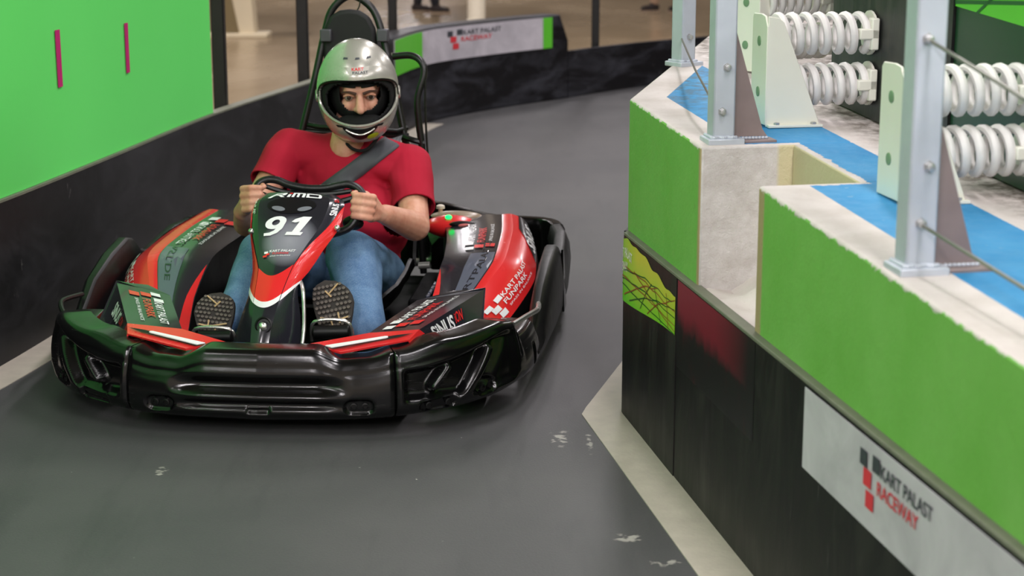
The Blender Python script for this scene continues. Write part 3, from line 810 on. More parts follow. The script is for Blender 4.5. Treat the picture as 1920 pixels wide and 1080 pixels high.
# ---- nose fairings either side of the pedals
I0 = (.120, .150, .238); I1 = (.275, .250, .248); I2 = (0.3784, 0.5000, 0.2884); I3 = (0.4760, 0.6000, 0.2973)
R0 = (.405, .150, .256); Rb = (.425, .215, .270); R1 = (.575, .60, .306)
F0 = (.22, .088, .232); S0 = (.43, .150, .19); S1 = (0.5843, 0.4200, 0.2058); Sm = (.50, .33, .17)
for s in (1, -1):
    fa = panel('nose_fairing', [[I2, R1, I3], [R1, S1, I3]], M_char, s, .005)
    TQ = quad_fn(I1, Rb, R1, I2, 0); TQ3 = quad_fn(I1, Rb, R1, I2, .0025)
    grid_obj('fairing_top', (lambda u, v: TQ(u, v)) if s > 0 else (lambda u, v: mir(TQ(1 - u, v), -1)), 8, 10, M_char, fa, .005)
    tip = panel('nose_tip', [[I0, F0, R0, Rb, I1], [R0, S0, Sm, Rb]], M_red, s, .006, bevel=.004)
    q = lambda a, b, c, d, off=.0022: (quad_fn(mir(a, s), mir(b, s), mir(c, s), mir(d, s), off) if s > 0 else quad_fn(mir(b, s), mir(a, s), mir(d, s), mir(c, s), off))
    # white flash let into the red tip
    L = lambda a, b, t: tuple(lerp(x, y, t) for x, y in zip(a, b))
    up = lambda p, d=.003: (p[0], p[1], p[2] + d)
    A = L(I0, F0, .46); B = L(I0, F0, .80); C = L(Rb, R0, .62); D = L(Rb, R0, .38)
    w0 = quad_fn(mir(up(B), s), mir(up(C), s), mir(up(D), s), mir(up(A), s), 0)
    mb = MB(); bl = [w0(0, .12), w0(.80, .05), w0(.99, .55), w0(.80, .97), w0(0, .95)]
    mb.add([v + Vector((0, 0, .001)) for v in bl], [(0, 1, 2, 3, 4)]); mb.build('flash_recess', M_matte, tip, smooth=False)
    mb = MB(); wl = [w0(-.0, .22), w0(.66, .20), w0(.69, .32), w0(.69, .62), w0(.66, .78), w0(-.0, .84)]
    mb.prism([v + Vector((0, 0, .0015)) for v in wl], (0, 0, .004)); mb.build('white_flash', M_kwhite, tip, bevel=.001)
    # prints
    # lettering stands with its head towards the kart centre on both sides
    flat = (lambda u, v: TQ3(.16 + (1 - v) * .66, .05 + u * .86)) if s > 0 else (lambda u, v: mir(TQ3(.16 + (1 - v) * .66, .92 - u * .86), -1))
    logo(flat, fa, 'KART PALAST', 'FUNPARK', 'SPASS IN BALANCE', M_kwhite, M_red)
    # name on the flank
    def flank(off):
        return quad_fn(Sm, S1, R1, Rb, off) if s > 0 else quad_fn(mir(S1, s), mir(Sm, s), mir(Rb, s), mir(R1, s), off)
    fk = grid_obj('fairing_flank', flank(0), 8, 6, M_char, fa, .005)
    f3 = flank(.003); sd = (lambda u, v: f3(.05 + u * .60, v)) if s > 0 else (lambda u, v: f3(.35 + u * .60, v))
    decal('lettering', text_mesh('SiNUS', bold=.03, shear=.35), lambda u, v: sd(.02 + u * .62, .50 + v * .40), M_kwhite, fa)
    decal('lettering', text_mesh('iON', bold=.02, shear=.35), lambda u, v: sd(.66 + u * .24, .62 + v * .28), M_red, fa)

# ---- side pods: three sheets over the same run of sections
POD = [  # y : inner foot, inner top, stripe inner, ridge, outer waist, outer foot
    (.58, (.345, .10), (.350, .145), (.435, .160), (.455, .163), (.545, .135), (.56, .10)),
    (.78, (.37, .11), (.380, .215), (.500, .232), (.525, .236), (.628, .165), (.625, .09)),
    (.98, (.375, .11), (.385, .283), (.555, .300), (.590, .303), (.675, .210), (.670, .10)),
    (1.10, (.375, .11), (.385, .300), (.560, .318), (.597, .320), (.690, .235), (.685, .11)),
    (1.40, (.355, .11), (.358, .312), (.550, .332), (.588, .334), (.670, .265), (.67, .13)),
    (1.68, (.31, .11), (.310, .322), (.525, .340), (.562, .342), (.625, .285), (.63, .16))]
def pod_at(y, j):
    ys = [p[0] for p in POD]
    k = max(i for i in range(len(ys) - 1) if ys[i] <= y + 1e-9) if y > ys[0] else 0
    P = [Vector((p[1 + j][0], p[0], p[1 + j][1])) for p in (POD[max(k-1, 0)], POD[k], POD[k+1], POD[min(k+2, len(POD)-1)])]
    t = (y - ys[k]) / (ys[k+1] - ys[k]); t = max(0, min(1, t))
    p = P[1].lerp(P[2], t)
    return p.lerp(.5 * ((2*P[1]) + (P[2]-P[0])*t + (2*P[0]-5*P[1]+4*P[2]-P[3])*t*t + (3*P[1]-P[0]-3*P[2]+P[3])*t**3), .55)
def pod_strip(j0, j1, s, y0=.58, y1=1.68, bulge=0., off=0.):
    def fn(u, v):
        y = lerp(y0, y1, u); a = pod_at(y, j0); b = pod_at(y, j1); p = a.lerp(b, v)
        n = Vector((-(b.z - a.z), 0, b.x - a.x)).normalized()
        p = p + n * (bulge * math.sin(math.pi * v) + off)
        return mir(p, s)
    return fn
def strip_obj(name, fn, nu, nv, mat, s, parent):
    f = fn if s < 0 else (lambda u, v: fn(u, v))
    o = grid_obj(name, (lambda u, v: fn(u, 1 - v)) if s > 0 else fn, nu, nv, mat, parent, 0)
    sd = o.modifiers.new('thick', 'SOLIDIFY'); sd.thickness = .006; sd.offset = -1; crisp(o); return o
for s in (1, -1):
    pod = empty('side_pod'); pod.parent = kart
    strip_obj('pod_inner', pod_strip(0, 1, s), 30, 2, M_matte, s, pod)
    strip_obj('pod_top', pod_strip(1, 2, s, bulge=.006), 40, 8, M_char, s, pod)
    strip_obj('pod_stripe', pod_strip(2, 3, s, bulge=.002), 40, 3, M_red, s, pod)
    strip_obj('pod_flank', pod_strip(3, 4, s, bulge=.012), 40, 8, M_red, s, pod)
    strip_obj('pod_skirt', pod_strip(4, 5, s, bulge=.01), 30, 3, M_matte, s, pod)
    tf = pod_strip(1, 2, s, bulge=.006, off=.002); kf = pod_strip(3, 4, s, bulge=.012, off=.0025)
    # slate band, red corner
    decal('print_band', fine(shp([(.0, .80), (.10, .62), (.35, .50), (.46, .52), (.47, .98), (.2, .985), (.0, .985)]), .08), tf, M_slate, pod)
    decal('print_corner', fine(shp([(.0, .02), (.0, .42), (.36, .02)]), .08), tf, M_red, pod)
    tx = fine(text_mesh('KARTPALAST.DE', bold=.005), .06); tf2 = pod_strip(1, 2, s, bulge=.006, off=.0035)
    decal('lettering', tx, (lambda u, v: tf2(.13 + u * .50, .86 - v * .13)) if s > 0 else (lambda u, v: tf2(.80 - u * .56, .71 + v * .13)), M_char, pod)
    lg = (lambda u, v: tf2(.54 + u * .30, .70 - v * .52)) if s > 0 else (lambda u, v: tf2(.88 - u * .32, .34 + v * .52))
    lgs = (lambda u, v: tf2(.50 + u * .34, .95 - v * .60)) if s > 0 else (lambda u, v: tf2(.86 - u * .36, .30 + v * .62))
    logo(lgs, pod, 'KART PALAST', 'FUNPARK', 'SPASS IN BALANCE', M_kwhite, M_red)
    kf2 = pod_strip(3, 4, s, bulge=.012, off=.004)
    lg3 = (lambda u, v: kf2(.07 + u * .44, .93 - v * .60)) if s > 0 else (lambda u, v: kf2(.51 - u * .44, .33 + v * .60))
    lg3 = (lambda u, v: kf2(.13 + u * .34, .38 + (1 - v) * .52)) if s > 0 else (lambda u, v: kf2(.47 - u * .34, .38 + (1 - v) * .52))
    logo(lg3, pod, 'KART PALAST', 'FUNPARK', 'SPASS IN BALANCE', M_kwhite, M_kwhite)
    # dark patch with the name at the rear of the flank
    decal('print_patch', fine(shp([(.995, .25), (.80, .20), (.66, .62), (.60, .97), (.995, .97)]), .08), kf, M_char, pod)
    decal('lettering', fine(text_mesh('SiNUS', bold=.03, shear=.3), .06), (lambda u, v: kf2(.66 + u * .26, .90 - v * .42)) if s > 0 else (lambda u, v: kf2(.92 - u * .26, .48 + v * .42)), M_kwhite, pod)
    # battery cover behind the pod, with the status lamp on the driver's left
    mb = MB(); secs = []
    for y, x0, x1, z in ((1.72, .26, .50, .24), (1.76, .24, .54, .27), (1.84, .22, .55, .285), (1.95, .22, .55, .28), (2.02, .24, .53, .25)):
        secs.append([mir((x0, y, .12), s), mir((x0, y, z - .03), s), mir((x0 + .03, y, z), s), mir(((x0 + x1) / 2, y, z + .006), s), mir((x1 - .03, y, z - .012), s), mir((x1, y, z - .05), s), mir((x1, y, .12), s)])
    mb.rings(secs); mb.build('battery_cover', M_plastic, kart, bevel=.006)

# steering fairing with the number panel
NS = [  # rows: left limb, left crease, right crease, right limb
    ((-0.1678, 0.3900, 0.1525), (-0.0895, 0.3000, 0.1664), (-0.0387, 0.3000, 0.1675), (0.0450, 0.4000, 0.1629)),
    ((-0.1422, 0.4100, 0.2382), (-0.0910, 0.3450, 0.2486), (-0.0277, 0.3400, 0.2479), (0.0363, 0.4300, 0.2503)),
    ((-0.1235, 0.4500, 0.3062), (-0.0952, 0.4050, 0.3056), (-0.0133, 0.4000, 0.3181), (0.0259, 0.4600, 0.3331)),
    ((-0.1233, 0.5200, 0.3664), (-0.0974, 0.4800, 0.3754), (0.0070, 0.4800, 0.3888), (0.0516, 0.5300, 0.3725)),
    ((-0.1413, 0.5900, 0.4163), (-0.1103, 0.5500, 0.4248), (0.0278, 0.5500, 0.4305), (0.0800, 0.6000, 0.4215)),
    ((-0.1613, 0.6600, 0.4624), (-0.1282, 0.6200, 0.4739), (0.0577, 0.6200, 0.4770), (0.1110, 0.6700, 0.4684)),
    ((-0.1689, 0.7200, 0.5052), (-0.1406, 0.6800, 0.5195), (0.0736, 0.6800, 0.5195), (0.1160, 0.7300, 0.5146)),
    ((-0.1655, 0.7600, 0.5320), (-0.1416, 0.7250, 0.5486), (0.0756, 0.7250, 0.5468), (0.1134, 0.7650, 0.5354)),
    ((-0.1514, 0.7900, 0.5475), (-0.1180, 0.7650, 0.5641), (0.0582, 0.7650, 0.5599), (0.0905, 0.7900, 0.5494))]
def n_col(j, t, off=0.):
    t = t * (len(NS) - 1); k = min(int(t), len(NS) - 2); f = t - k
    P = [Vector(NS[max(0, min(len(NS)-1, i))][j]) for i in (k-1, k, k+1, k+2)]
    return .5 * ((2*P[1]) + (P[2]-P[0])*f + (2*P[0]-5*P[1]+4*P[2]-P[3])*f*f + (3*P[1]-P[0]-3*P[2]+P[3])*f**3)
def n_face(a, b, bulge=.0, off=0.):
    def fn(u, v):
        p0 = n_col(a, v); p1 = n_col(b, v); p = p0.lerp(p1, u)
        nn = (p1 - p0).cross(n_col(a, min(1, v + .02)) - n_col(a, max(0, v - .02))).normalized()
        return p + nn * (bulge * math.sin(math.pi * u) + off)
    return fn
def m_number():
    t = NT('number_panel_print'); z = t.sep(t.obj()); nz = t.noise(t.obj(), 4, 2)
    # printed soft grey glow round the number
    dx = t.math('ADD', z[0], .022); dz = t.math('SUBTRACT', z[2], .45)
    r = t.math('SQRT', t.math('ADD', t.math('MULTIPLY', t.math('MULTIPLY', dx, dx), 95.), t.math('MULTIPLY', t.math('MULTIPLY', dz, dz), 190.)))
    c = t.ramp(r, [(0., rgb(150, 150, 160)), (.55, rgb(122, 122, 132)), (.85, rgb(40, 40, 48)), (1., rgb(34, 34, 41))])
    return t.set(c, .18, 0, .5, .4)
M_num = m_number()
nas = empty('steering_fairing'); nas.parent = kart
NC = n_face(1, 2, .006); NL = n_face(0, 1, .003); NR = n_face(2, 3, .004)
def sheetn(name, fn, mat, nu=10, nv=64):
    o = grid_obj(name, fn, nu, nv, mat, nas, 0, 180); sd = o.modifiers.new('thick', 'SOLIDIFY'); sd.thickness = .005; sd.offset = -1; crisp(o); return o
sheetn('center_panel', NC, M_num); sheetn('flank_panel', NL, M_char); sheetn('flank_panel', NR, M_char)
nc1 = n_face(1, 2, .006, .0022); nl1 = n_face(0, 1, .003, .0022); nr1 = n_face(2, 3, .004, .0022); nc2 = n_face(1, 2, .006, .0036)
def band(fn, lo, hi, mat, name, n=14, m=8):
    pts = []; fs = []
    for i in range(n + 1):
        for j in range(m + 1):
            u = i / n; pts.append((u, lerp(lo(u), hi(u), j / m)))
            if i and j: k = i * (m + 1) + j; fs.append((k - m - 2, k - 1, k, k - m - 1))
    fs = [f[::-1] if False else f for f in fs]
    o = decal(name, (pts, fs), fn, mat, nas)
    return o
sm = lambda a, b: (lambda u: a + b * 4 * u * (1 - u))
band(nc1, sm(.255, -.035), sm(.385, -.05), M_red, 'red_band'); band(nc1, sm(.225, -.035), sm(.255, -.035), M_kwhite, 'white_band')
band(nl1, lambda u: .29 - .035 * u, lambda u: lerp(.92, .385, u ** .35), M_red, 'red_band'); band(nl1, lambda u: .265 - .04 * u, lambda u: .29 - .035 * u, M_kwhite, 'white_band')
band(nr1, lambda u: .255 + .03 * u, lambda u: lerp(.385, .80, u ** .55), M_red, 'red_band'); band(nr1, lambda u: .225 + .04 * u, lambda u: .255 + .03 * u, M_kwhite, 'white_band')
def ring9():
    n = 28; pts = []; fs = []
    for k in range(n):
        a = 2 * math.pi * k / n
        pts += [(.245 + .23 * math.cos(a) + .05 * math.sin(a), .66 + .34 * math.sin(a)), (.25 + .085 * math.cos(a) + .02 * math.sin(a), .67 + .15 * math.sin(a))]
        j = (k + 1) % n; fs.append((2*k, 2*j, 2*j+1, 2*k+1))
    k = len(pts); pts += [(.475, .66), (.44, .34), (.34, .12), (.18, .0), (.0, .0), (.0, .13), (.14, .15), (.24, .24), (.30, .40), (.33, .62)]
    fs += [(k, k+9, k+8, k+1), (k+1, k+8, k+7, k+2), (k+2, k+7, k+6, k+3), (k+3, k+6, k+5, k+4)]
    k = len(pts); pts += [(.60, .70), (.66, .84), (.82, 1.0), (1.0, 1.0), (.90, .16), (.99, .16), (.97, .0), (.56, .0), (.58, .16), (.71, .16), (.78, .72), (.70, .66)]
    fs += [(k, k+11, k+1), (k+1, k+11, k+10, k+2), (k+2, k+10, k+3), (k+3, k+10, k+9, k+4), (k+8, k+7, k+6, k+5, k+4, k+9)]
    return (pts, [f[::-1] for f in fs])
n9 = fine(ring9(), .12)
decal('number', n9, lambda u, v: nc2(.10 + u * .70 + v * .03, .575 + v * .125), M_kwhite, nas)
# visor-like dark shape above the number and the maker's mark
decal('print_visor', fine(([(.5 + .5 * math.cos(a) * (1 if math.sin(a) < 0 else 1), .5 + .5 * math.sin(a)) for a in [2 * math.pi * k / 28 for k in range(28)]], [tuple(range(28))]), .12), lambda u, v: nc1(.13 + u * .70, .722 + v * .16), plain('printed_visor_black', rgb(20, 21, 24), .15, coat=.4), nas)
M_soft = plain('printed_grey_lens', rgb(120, 122, 130), .2)
for u0, tilt in ((.20, -.02), (.58, .02)):
    decal('print_lens', fine(([(.5 + .5 * math.cos(2*math.pi*k/18), .5 + .5 * math.sin(2*math.pi*k/18)) for k in range(18)], [tuple(range(18))]), .2), lambda u, v: nc2(u0 + u * .20, .742 + v * .040 + tilt * (u - .5)), M_soft, nas)
def glyphs(strokes):
    pts = []; fs = []
    for st in strokes:
        k = len(pts); pts += st; fs.append(tuple(range(k, k + len(st))))
    return (pts, fs)
rimo = glyphs([[(.0, .0), (.06, .0), (.17, .80), (.11, .80)], [(.10, .80), (.30, .98), (.32, .76), (.14, .66)], [(.25, .8), (.32, .8), (.30, .50), (.24, .50)], [(.13, .38), (.29, .46), (.30, .60), (.16, .52)], [(.17, .42), (.23, .44), (.31, .14), (.24, .14)],
               [(.345, .14), (.40, .14), (.41, .66), (.355, .66)],
               [(.43, .14), (.48, .14), (.49, .98), (.44, .90)], [(.44, .80), (.66, .80), (.68, .98), (.44, .98)], [(.525, .14), (.57, .14), (.575, .85), (.53, .85)], [(.62, .14), (.67, .14), (.69, .90), (.635, .9)],
               [(.70, .14), (.76, .14), (.75, .90), (.71, .98)], [(.72, .78), (.97, .78), (1., .60), (.98, .94), (.74, .98)], [(.92, .14), (.985, .24), (1., .72), (.95, .8)], [(.72, .14), (.97, .14), (.96, .32), (.73, .32)]])
decal('maker_mark', fine(rimo, .1), lambda u, v: nc2(.10 + u * .80, .875 + v * .075), M_kwhite, nas)
decal('maker_mark', fine(shp([(.36, .76), (.42, .76), (.425, .98), (.365, .98)]), .1), lambda u, v: nc2(.10 + u * .80, .875 + v * .075), M_red, nas)
decal('lettering', fine(text_mesh('SiNUS', bold=.03, shear=.3), .1), lambda u, v: nr1(.62 - v * .42, .71 + u * .12), M_kwhite, nas)
decal('lettering', fine(text_mesh('iON', bold=.02, shear=.3), .1), lambda u, v: nr1(.60 - v * .32, .845 + u * .05), M_red, nas)
decal('lettering', fine(text_mesh('SiNUS', bold=.03, shear=.3), .1), lambda u, v: nl1(.25 + v * .5, .90 - u * .17), M_kwhite, nas)
for k, (u0, v0, w, h, m) in enumerate(((.13, .462, .09, .014, M_kwhite), (.17, .452, .09, .012, M_red), (.10, .440, .10, .012, M_red))):
    decal('logo_square', grid_shape(2, 2), lambda u, v: nc2(u0 + u * w, v0 + v * h), m, nas)
decal('lettering', fine(text_mesh('KART PALAST', bold=.012), .1), lambda u, v: nc2(.26 + u * .60, .468 + v * .016), M_kwhite, nas)
decal('lettering', fine(text_mesh('FUNPARK', bold=.012), .1), lambda u, v: nc2(.34 + u * .40, .452 + v * .013), M_red, nas)
decal('lettering', fine(text_mesh('SPASS IN BALANCE'), .1), lambda u, v: nc2(.28 + u * .52, .438 + v * .008), M_kwhite, nas)
for c in ((0.1106, 0.6550, 0.4746), (-0.1561, 0.6450, 0.4620)):
    MB().ball(c, .010, 12, 8).build('screw_head', M_chrome, nas)
# bolt in its recess at the foot
c = Vector((-0.0532, 0.3250, 0.2414))
MB().lathe(c + Vector((0, .012, 0)), (0, -1, .35), [(0, .026), (.006, .026), (.008, .022), (.002, .019), (.002, .001)], 20).build('bolt_well', M_matte, nas)
MB().lathe(c + Vector((.001, .008, -.002)), (0, -1, .35), [(0, .012), (.016, .012), (.018, .009)], 6).build('hex_bolt', M_chrome, nas)
# tube that runs up the left of the pedals
MB().tube([(0.0536, 0.3600, 0.1734), (0.0532, 0.4000, 0.2285), (0.0422, 0.4500, 0.3225), (0.0197, 0.5000, 0.3520)], .006, 8, sub=5).build('column_stay', M_chrome, kart)

# ---- pedals
def pedal(px, name):
    r = empty('pedal'); r.parent = kart
    a, b, c, d = px
    MB().tube([a, b], lambda t: .021 + .003 * math.sin(math.pi * t), 16).build('foot_roller', M_matte, r, bevel=.004)
    MB().tube([Vector(a) + Vector((-.008, .01, -.03)), c, d, Vector(b) + Vector((.008, .01, -.03))], .0055, 8, sub=5).build('toe_bar', M_chrome, r)
pedal(((0.0672, 0.4700, 0.1901), (0.1778, 0.4700, 0.1942), (0.0702, 0.4750, 0.2220), (0.1677, 0.4750, 0.2241)), 'r')
pedal(((-0.2874, 0.4700, 0.1673), (-0.1820, 0.4700, 0.1697), (-0.2977, 0.4750, 0.1909), (-0.1923, 0.4750, 0.1932)), 'l')

# ---- floor tray, frame rails, axle, wheels
MB().prism([(-.36, .10, .05), (.36, .10, .05), (.42, .6, .05), (.42, 1.9, .05), (-.42, 1.9, .05), (-.42, .6, .05)], (0, 0, .008)).build('floor_tray', M_void, kart, smooth=False)
for s in (1, -1):
    MB().tube([(.27 * s, .12, .075), (.28 * s, .5, .075), (.33 * s, .9, .075), (.33 * s, 1.95, .085)], .015, 10, sub=6).build('frame_rail', M_matte, kart)
def wheel(x, y, r, w, sgn):
    e = empty('wheel', (x, y, r)); e.parent = kart
    h = w / 2
    MB().lathe((-h * sgn, 0, 0), (sgn, 0, 0), [(.0, r * .62), (.0, r * .82), (h * .18, r * .95), (h * .4, r), (h * 1.6, r), (h * 1.82, r * .95), (h * 2, r * .82), (h * 2, r * .62)], 32).build('tyre', M_tyre, e)
    MB().lathe((-h * .9 * sgn, 0, 0), (sgn, 0, 0), [(0, r * .62), (h * 1.75, r * .62), (h * 1.7, r * .5), (h * 1.2, r * .45), (h * 1.2, r * .16), (h * 1.7, r * .15), (h * 1.7, .004)], 24).build('rim', M_chrome, e)
wheel(.535, .47, .115, .12, 1); wheel(-.535, .47, .115, .12, -1)
wheel(.56, 1.83, .125, .13, 1); wheel(-.56, 1.83, .125, .13, -1)
MB().tube([(-.5, 1.83, .125), (.5, 1.83, .125)], .016, 10).build('rear_axle', M_chrome, kart)
MB().tube([(-.47, .47, .115), (.47, .47, .115)], .012, 10).build('front_axle', M_matte, kart)

# ---- side and rear bumpers
def side_bumper(s):
    rows = []
    for y, zt, x, zb, w in ((.56, .165, .735, .08, .03), (.64, .178, .742, .08, .035), (.70, .212, .746, .075, .04), (.80, .268, .752, .07, .045), (1.0, .312, .760, .065, .05), (1.18, .330, .765, .065, .05), (1.25, .315, .766, .065, .05), (1.34, .26, .768, .065, .05), (1.45, .235, .768, .065, .05), (1.6, .245, .768, .065, .05), (1.78, .262, .762, .07, .05), (1.94, .262, .735, .075, .05)):
        c = [(x - w - .012, zt - .06), (x - w, zt - .008), (x - w + .008, zt), (x - .018, zt), (x - .008, zt - .008), (x + .004, zt - .04), (x + .010, (zt + zb) / 2), (x + .004, zb + .03), (x - .01, zb), (x - .05, zb), (x - .04, zb + .04)]
        rows.append([mir((cx, y, cz), s) for cx, cz in c])
    MB().rings(rows).build('side_bumper', M_matte, kart, angle=50, bevel=.004)
    MB().tube([mir(p, s) for p in ((0.6762, 0.4000, 0.2451), (0.7139, 0.4800, 0.2541), (0.7360, 0.5700, 0.2513), (.728, .72, .235))], .008, 8, sub=4).build('side_rail', M_chrome if s > 0 else M_matte, kart)
    # rib behind the opening
    MB().prism([mir(p, s) for p in ((.768, 1.30, .07), (.768, 1.42, .07), (.768, 1.24, .30), (.768, 1.20, .31))], (.008 * s, 0, 0)).build('bumper_rib', M_plastic, kart, bevel=.003)
side_bumper(1); side_bumper(-1)
rb = spline([(-.735, 1.93, 0), (-.70, 2.03, 0), (-.6, 2.09, 0), (-.3, 2.12, 0), (0, 2.125, 0), (.3, 2.12, 0), (.6, 2.09, 0), (.70, 2.03, 0), (.735, 1.93, 0)], 8)
rows = []
for i, p in enumerate(rb):
    t = (rb[min(i+1, len(rb)-1)] - rb[max(i-1, 0)]).normalized(); n = Vector((-t.y, t.x, 0)); zt = .262 + .05 * (1 - sst(.2, .5, abs(p.x)))
    rows.append([p + n * o + Vector((0, 0, z)) for o, z in ((-.05, zt - .03), (-.045, zt), (-.005, zt), (.006, zt - .02), (.010, .16), (.004, .09), (-.008, .07), (-.045, .07))])
MB().rings(rows).build('rear_bumper', M_plastic, kart, angle=50, bevel=.004)

# status lamp on the driver's left cover
lm = NT('green_status_lamp'); lm.set(rgb(10, 160, 60), .3); lm.b.inputs['Emission Color'].default_value = rgb(20, 255, 110); lm.b.inputs['Emission Strength'].default_value = 2.2
sw = empty('control_box'); sw.parent = kart
cb = Vector((0.3569, 1.5600, 0.3394))
MB().ball(V3((0.3479, 1.6000, 0.3085)), (.098, .075, .040), 22, 12).build('box_shell', M_red, sw)
MB().ball(V3((0.3604, 1.6600, 0.3350)), (.095, .05, .018), 22, 10).build('box_lid', plain('grey_switch_lid', rgb(150, 132, 112), .3), sw)
MB().ball(V3((0.3435, 1.5600, 0.3489)), (.013, .008, .008), 14, 8).build('lamp_lens', lm.m, sw)
MB().ball(V3((0.3981, 1.5350, 0.3273)), (.050, .014, .013), 18, 8).build('button_bezel', M_matte, sw)
MB().ball(V3((0.4069, 1.5250, 0.3254)), (.026, .010, .008), 16, 8).build('button', plain('pale_red_button', rgb(214, 120, 116), .3), sw)
MB().lathe(V3((0.3096, 1.6000, 0.3587)), (0, 0, 1), [(0, .008), (.012, .008), (.014, .016), (.024, .015), (.028, .008)], 14).build('key_knob', plain('cream_knob', rgb(226, 214, 196), .4), sw)

# ---- seat
def seat_fn(u, v):
    prof = [(.98, .155), (1.02, .125), (1.12, .09), (1.28, .085), (1.42, .105), (1.50, .18), (1.545, .30), (1.575, .44), (1.59, .56), (1.595, .60)]
    t = v * (len(prof) - 1); k = min(int(t), len(prof) - 2); f = t - k; y = lerp(prof[k][0], prof[k+1][0], f); z = lerp(prof[k][1], prof[k+1][1], f)
    w = table(v, [(0, .19), (.3, .235), (.5, .25), (.75, .245), (1, .17)]); a = (u - .5) * 2
    side = table(v, [(0, .03), (.2, .10), (.42, .16), (.6, .13), (.85, .06), (1, .02)]) * abs(a) ** 4
    x = .01 + w * (a if abs(a) < .8 else math.copysign(.8 + (abs(a) - .8) * .55, a))
    bot = 1 - sst(.35, .65, v)
    return Vector((x, y - side * (1 - bot), z + side * bot))
se = grid_obj('seat_shell', seat_fn, 30, 40, M_matte, kart, .012, 180)
# ---- roll bar, head rest
rbp = [(-0.1961, 1.6000, 0.6155), (-0.1443, 1.6300, 0.8273), (-0.1095, 1.6600, 0.9922), (-0.0804, 1.6700, 1.0786), (-0.0168, 1.6750, 1.1238), (0.0507, 1.6700, 1.0906), (0.0896, 1.6600, 1.0199), (0.1393, 1.6300, 0.8299), (0.1923, 1.6000, 0.5760)]
MB().tube([Vector((-.21, 1.58, .12))] + rbp[:1], .013, 10).build('roll_bar_foot', M_black_steel, kart)
MB().tube([Vector((.17, 1.58, .12))] + rbp[-1:], .013, 10).build('roll_bar_foot', M_black_steel, kart)
MB().tube(rbp, .0135, 12, sub=8).build('roll_bar', M_black_steel, kart)
MB().tube([(-0.1974, 1.6100, 0.6450), (0.1968, 1.6000, 0.6317)], .013, 10).build('cross_bar', M_black_steel, kart)
MB().tube([(-0.1852, 1.6200, 0.6708), (-0.1191, 1.5800, 0.6652), (0.1598, 1.5800, 0.6531), (0.1866, 1.6200, 0.6596)], .010, 10).build('cross_bar', M_black_steel, kart)
pts = []
hc = Vector((-0.0174, 1.6400, 0.9755)); 
hp = [(-.095, -.17), (-.098, -.02), (-.092, .035), (-.07, .078), (-.035, .098), (0, .102), (.035, .098), (.07, .078), (.092, .035), (.098, -.02), (.095, -.17)]
MB().prism([hc + Vector((x, 0, z)) for x, z in hp], (0, .035, 0)).build('head_rest', plain('head_rest_foam', rgb(26, 26, 27), .7), kart, bevel=.014, seg=3)
for c in ((-0.1000, 1.6400, 0.9862), (0.1038, 1.6400, 0.9876)):
    c = Vector(c); MB().box((c.x - .02, c.y - .022, c.z - .022), (c.x + .02, c.y + .022, c.z + .022)).build('clamp', plain('grey_clamp', rgb(84, 84, 90), .4, .3), kart, bevel=.004)
MB().tube([(0.1441, 1.6200, 0.9142), (0.2082, 1.6000, 0.9202), (0.2488, 1.5800, 0.8999), (0.2592, 1.5700, 0.8559), (0.2368, 1.5600, 0.7721), (0.2414, 1.5600, 0.6776), (0.2516, 1.5600, 0.5633), Vector((.24, 1.56, .36)), Vector((.25, 1.57, .14))], .0125, 10, sub=6).build('side_hoop', M_black_steel, kart)
MB().tube([(0.2641, 1.5600, 0.8382), (0.2646, 1.5600, 0.7063), (0.2715, 1.5550, 0.5739), (0.2827, 1.5500, 0.4886), (0.2728, 1.5500, 0.4558), (0.2574, 1.5600, 0.3999)], .004, 8, sub=6).build('belt_cable', M_black_steel, kart)
MB().tube([(0.0059, 1.6600, 1.0684), (0.0179, 1.6600, 1.0910), (0.0225, 1.6600, 1.1323)], .0025, 6, sub=4).build('wire', M_black_steel, kart)
MB().tube([(0.1844, 1.5800, 0.6343), (0.2141, 1.5600, 0.6259), (0.2598, 1.5600, 0.6150)], .011, 8, sub=3).build('hoop_brace', M_black_steel, kart)

# ---- steering wheel
wp = [(-0.1846, 0.8450, 0.4963), (-0.1926, 0.8700, 0.5368), (-0.1864, 0.8850, 0.5690), (-0.1604, 0.8950, 0.5833), (-0.1261, 0.8970, 0.5818), (-0.0855, 0.8920, 0.5676), (-0.0295, 0.8880, 0.5587), (0.0311, 0.8880, 0.5595), (0.0741, 0.8900, 0.5685), (0.1087, 0.8900, 0.5724), (0.1386, 0.8850, 0.5599), (0.1559, 0.8720, 0.5382), (0.1553, 0.8520, 0.5072), (0.1396, 0.8300, 0.4731), (0.1032, 0.8100, 0.4384), (-0.0067, 0.8000, 0.4161), (-0.1252, 0.8100, 0.4312), (-0.1684, 0.8300, 0.4647)]
MB().tube(wp, .0125, 14, loop=True, sub=6).build('steering_wheel_rim', M_grip, kart)
whub = Vector((-0.0169, 0.8600, 0.4911))
for a in ((-0.1711, 0.8750, 0.5380), (0.1473, 0.8720, 0.5381), (-0.0075, 0.8050, 0.4238)):
    MB().tube([whub, a], .010, 8).build('wheel_spoke', M_black_steel, kart)
MB().tube([(-0.1639, 0.8850, 0.5642), (-0.0802, 0.8800, 0.5437), (0.0357, 0.8800, 0.5420), (0.1187, 0.8800, 0.5535)], .008, 8, sub=5).build('wheel_spoke', M_black_steel, kart)
MB().lathe(whub, (0, -.75, -.6), [(-.01, .05), (.012, .05), (.02, .04)], 24).build('wheel_hub', M_matte, kart)
MB().tube([whub, (-.03, .62, .32), (-.03, .52, .12)], .012, 10).build('steering_column', M_matte, kart)
bp = Vector((0.1237, 0.8600, 0.4535)); MB().ball(bp, (.035, .02, .024), 16, 8).build('horn_pad', M_matte, kart)
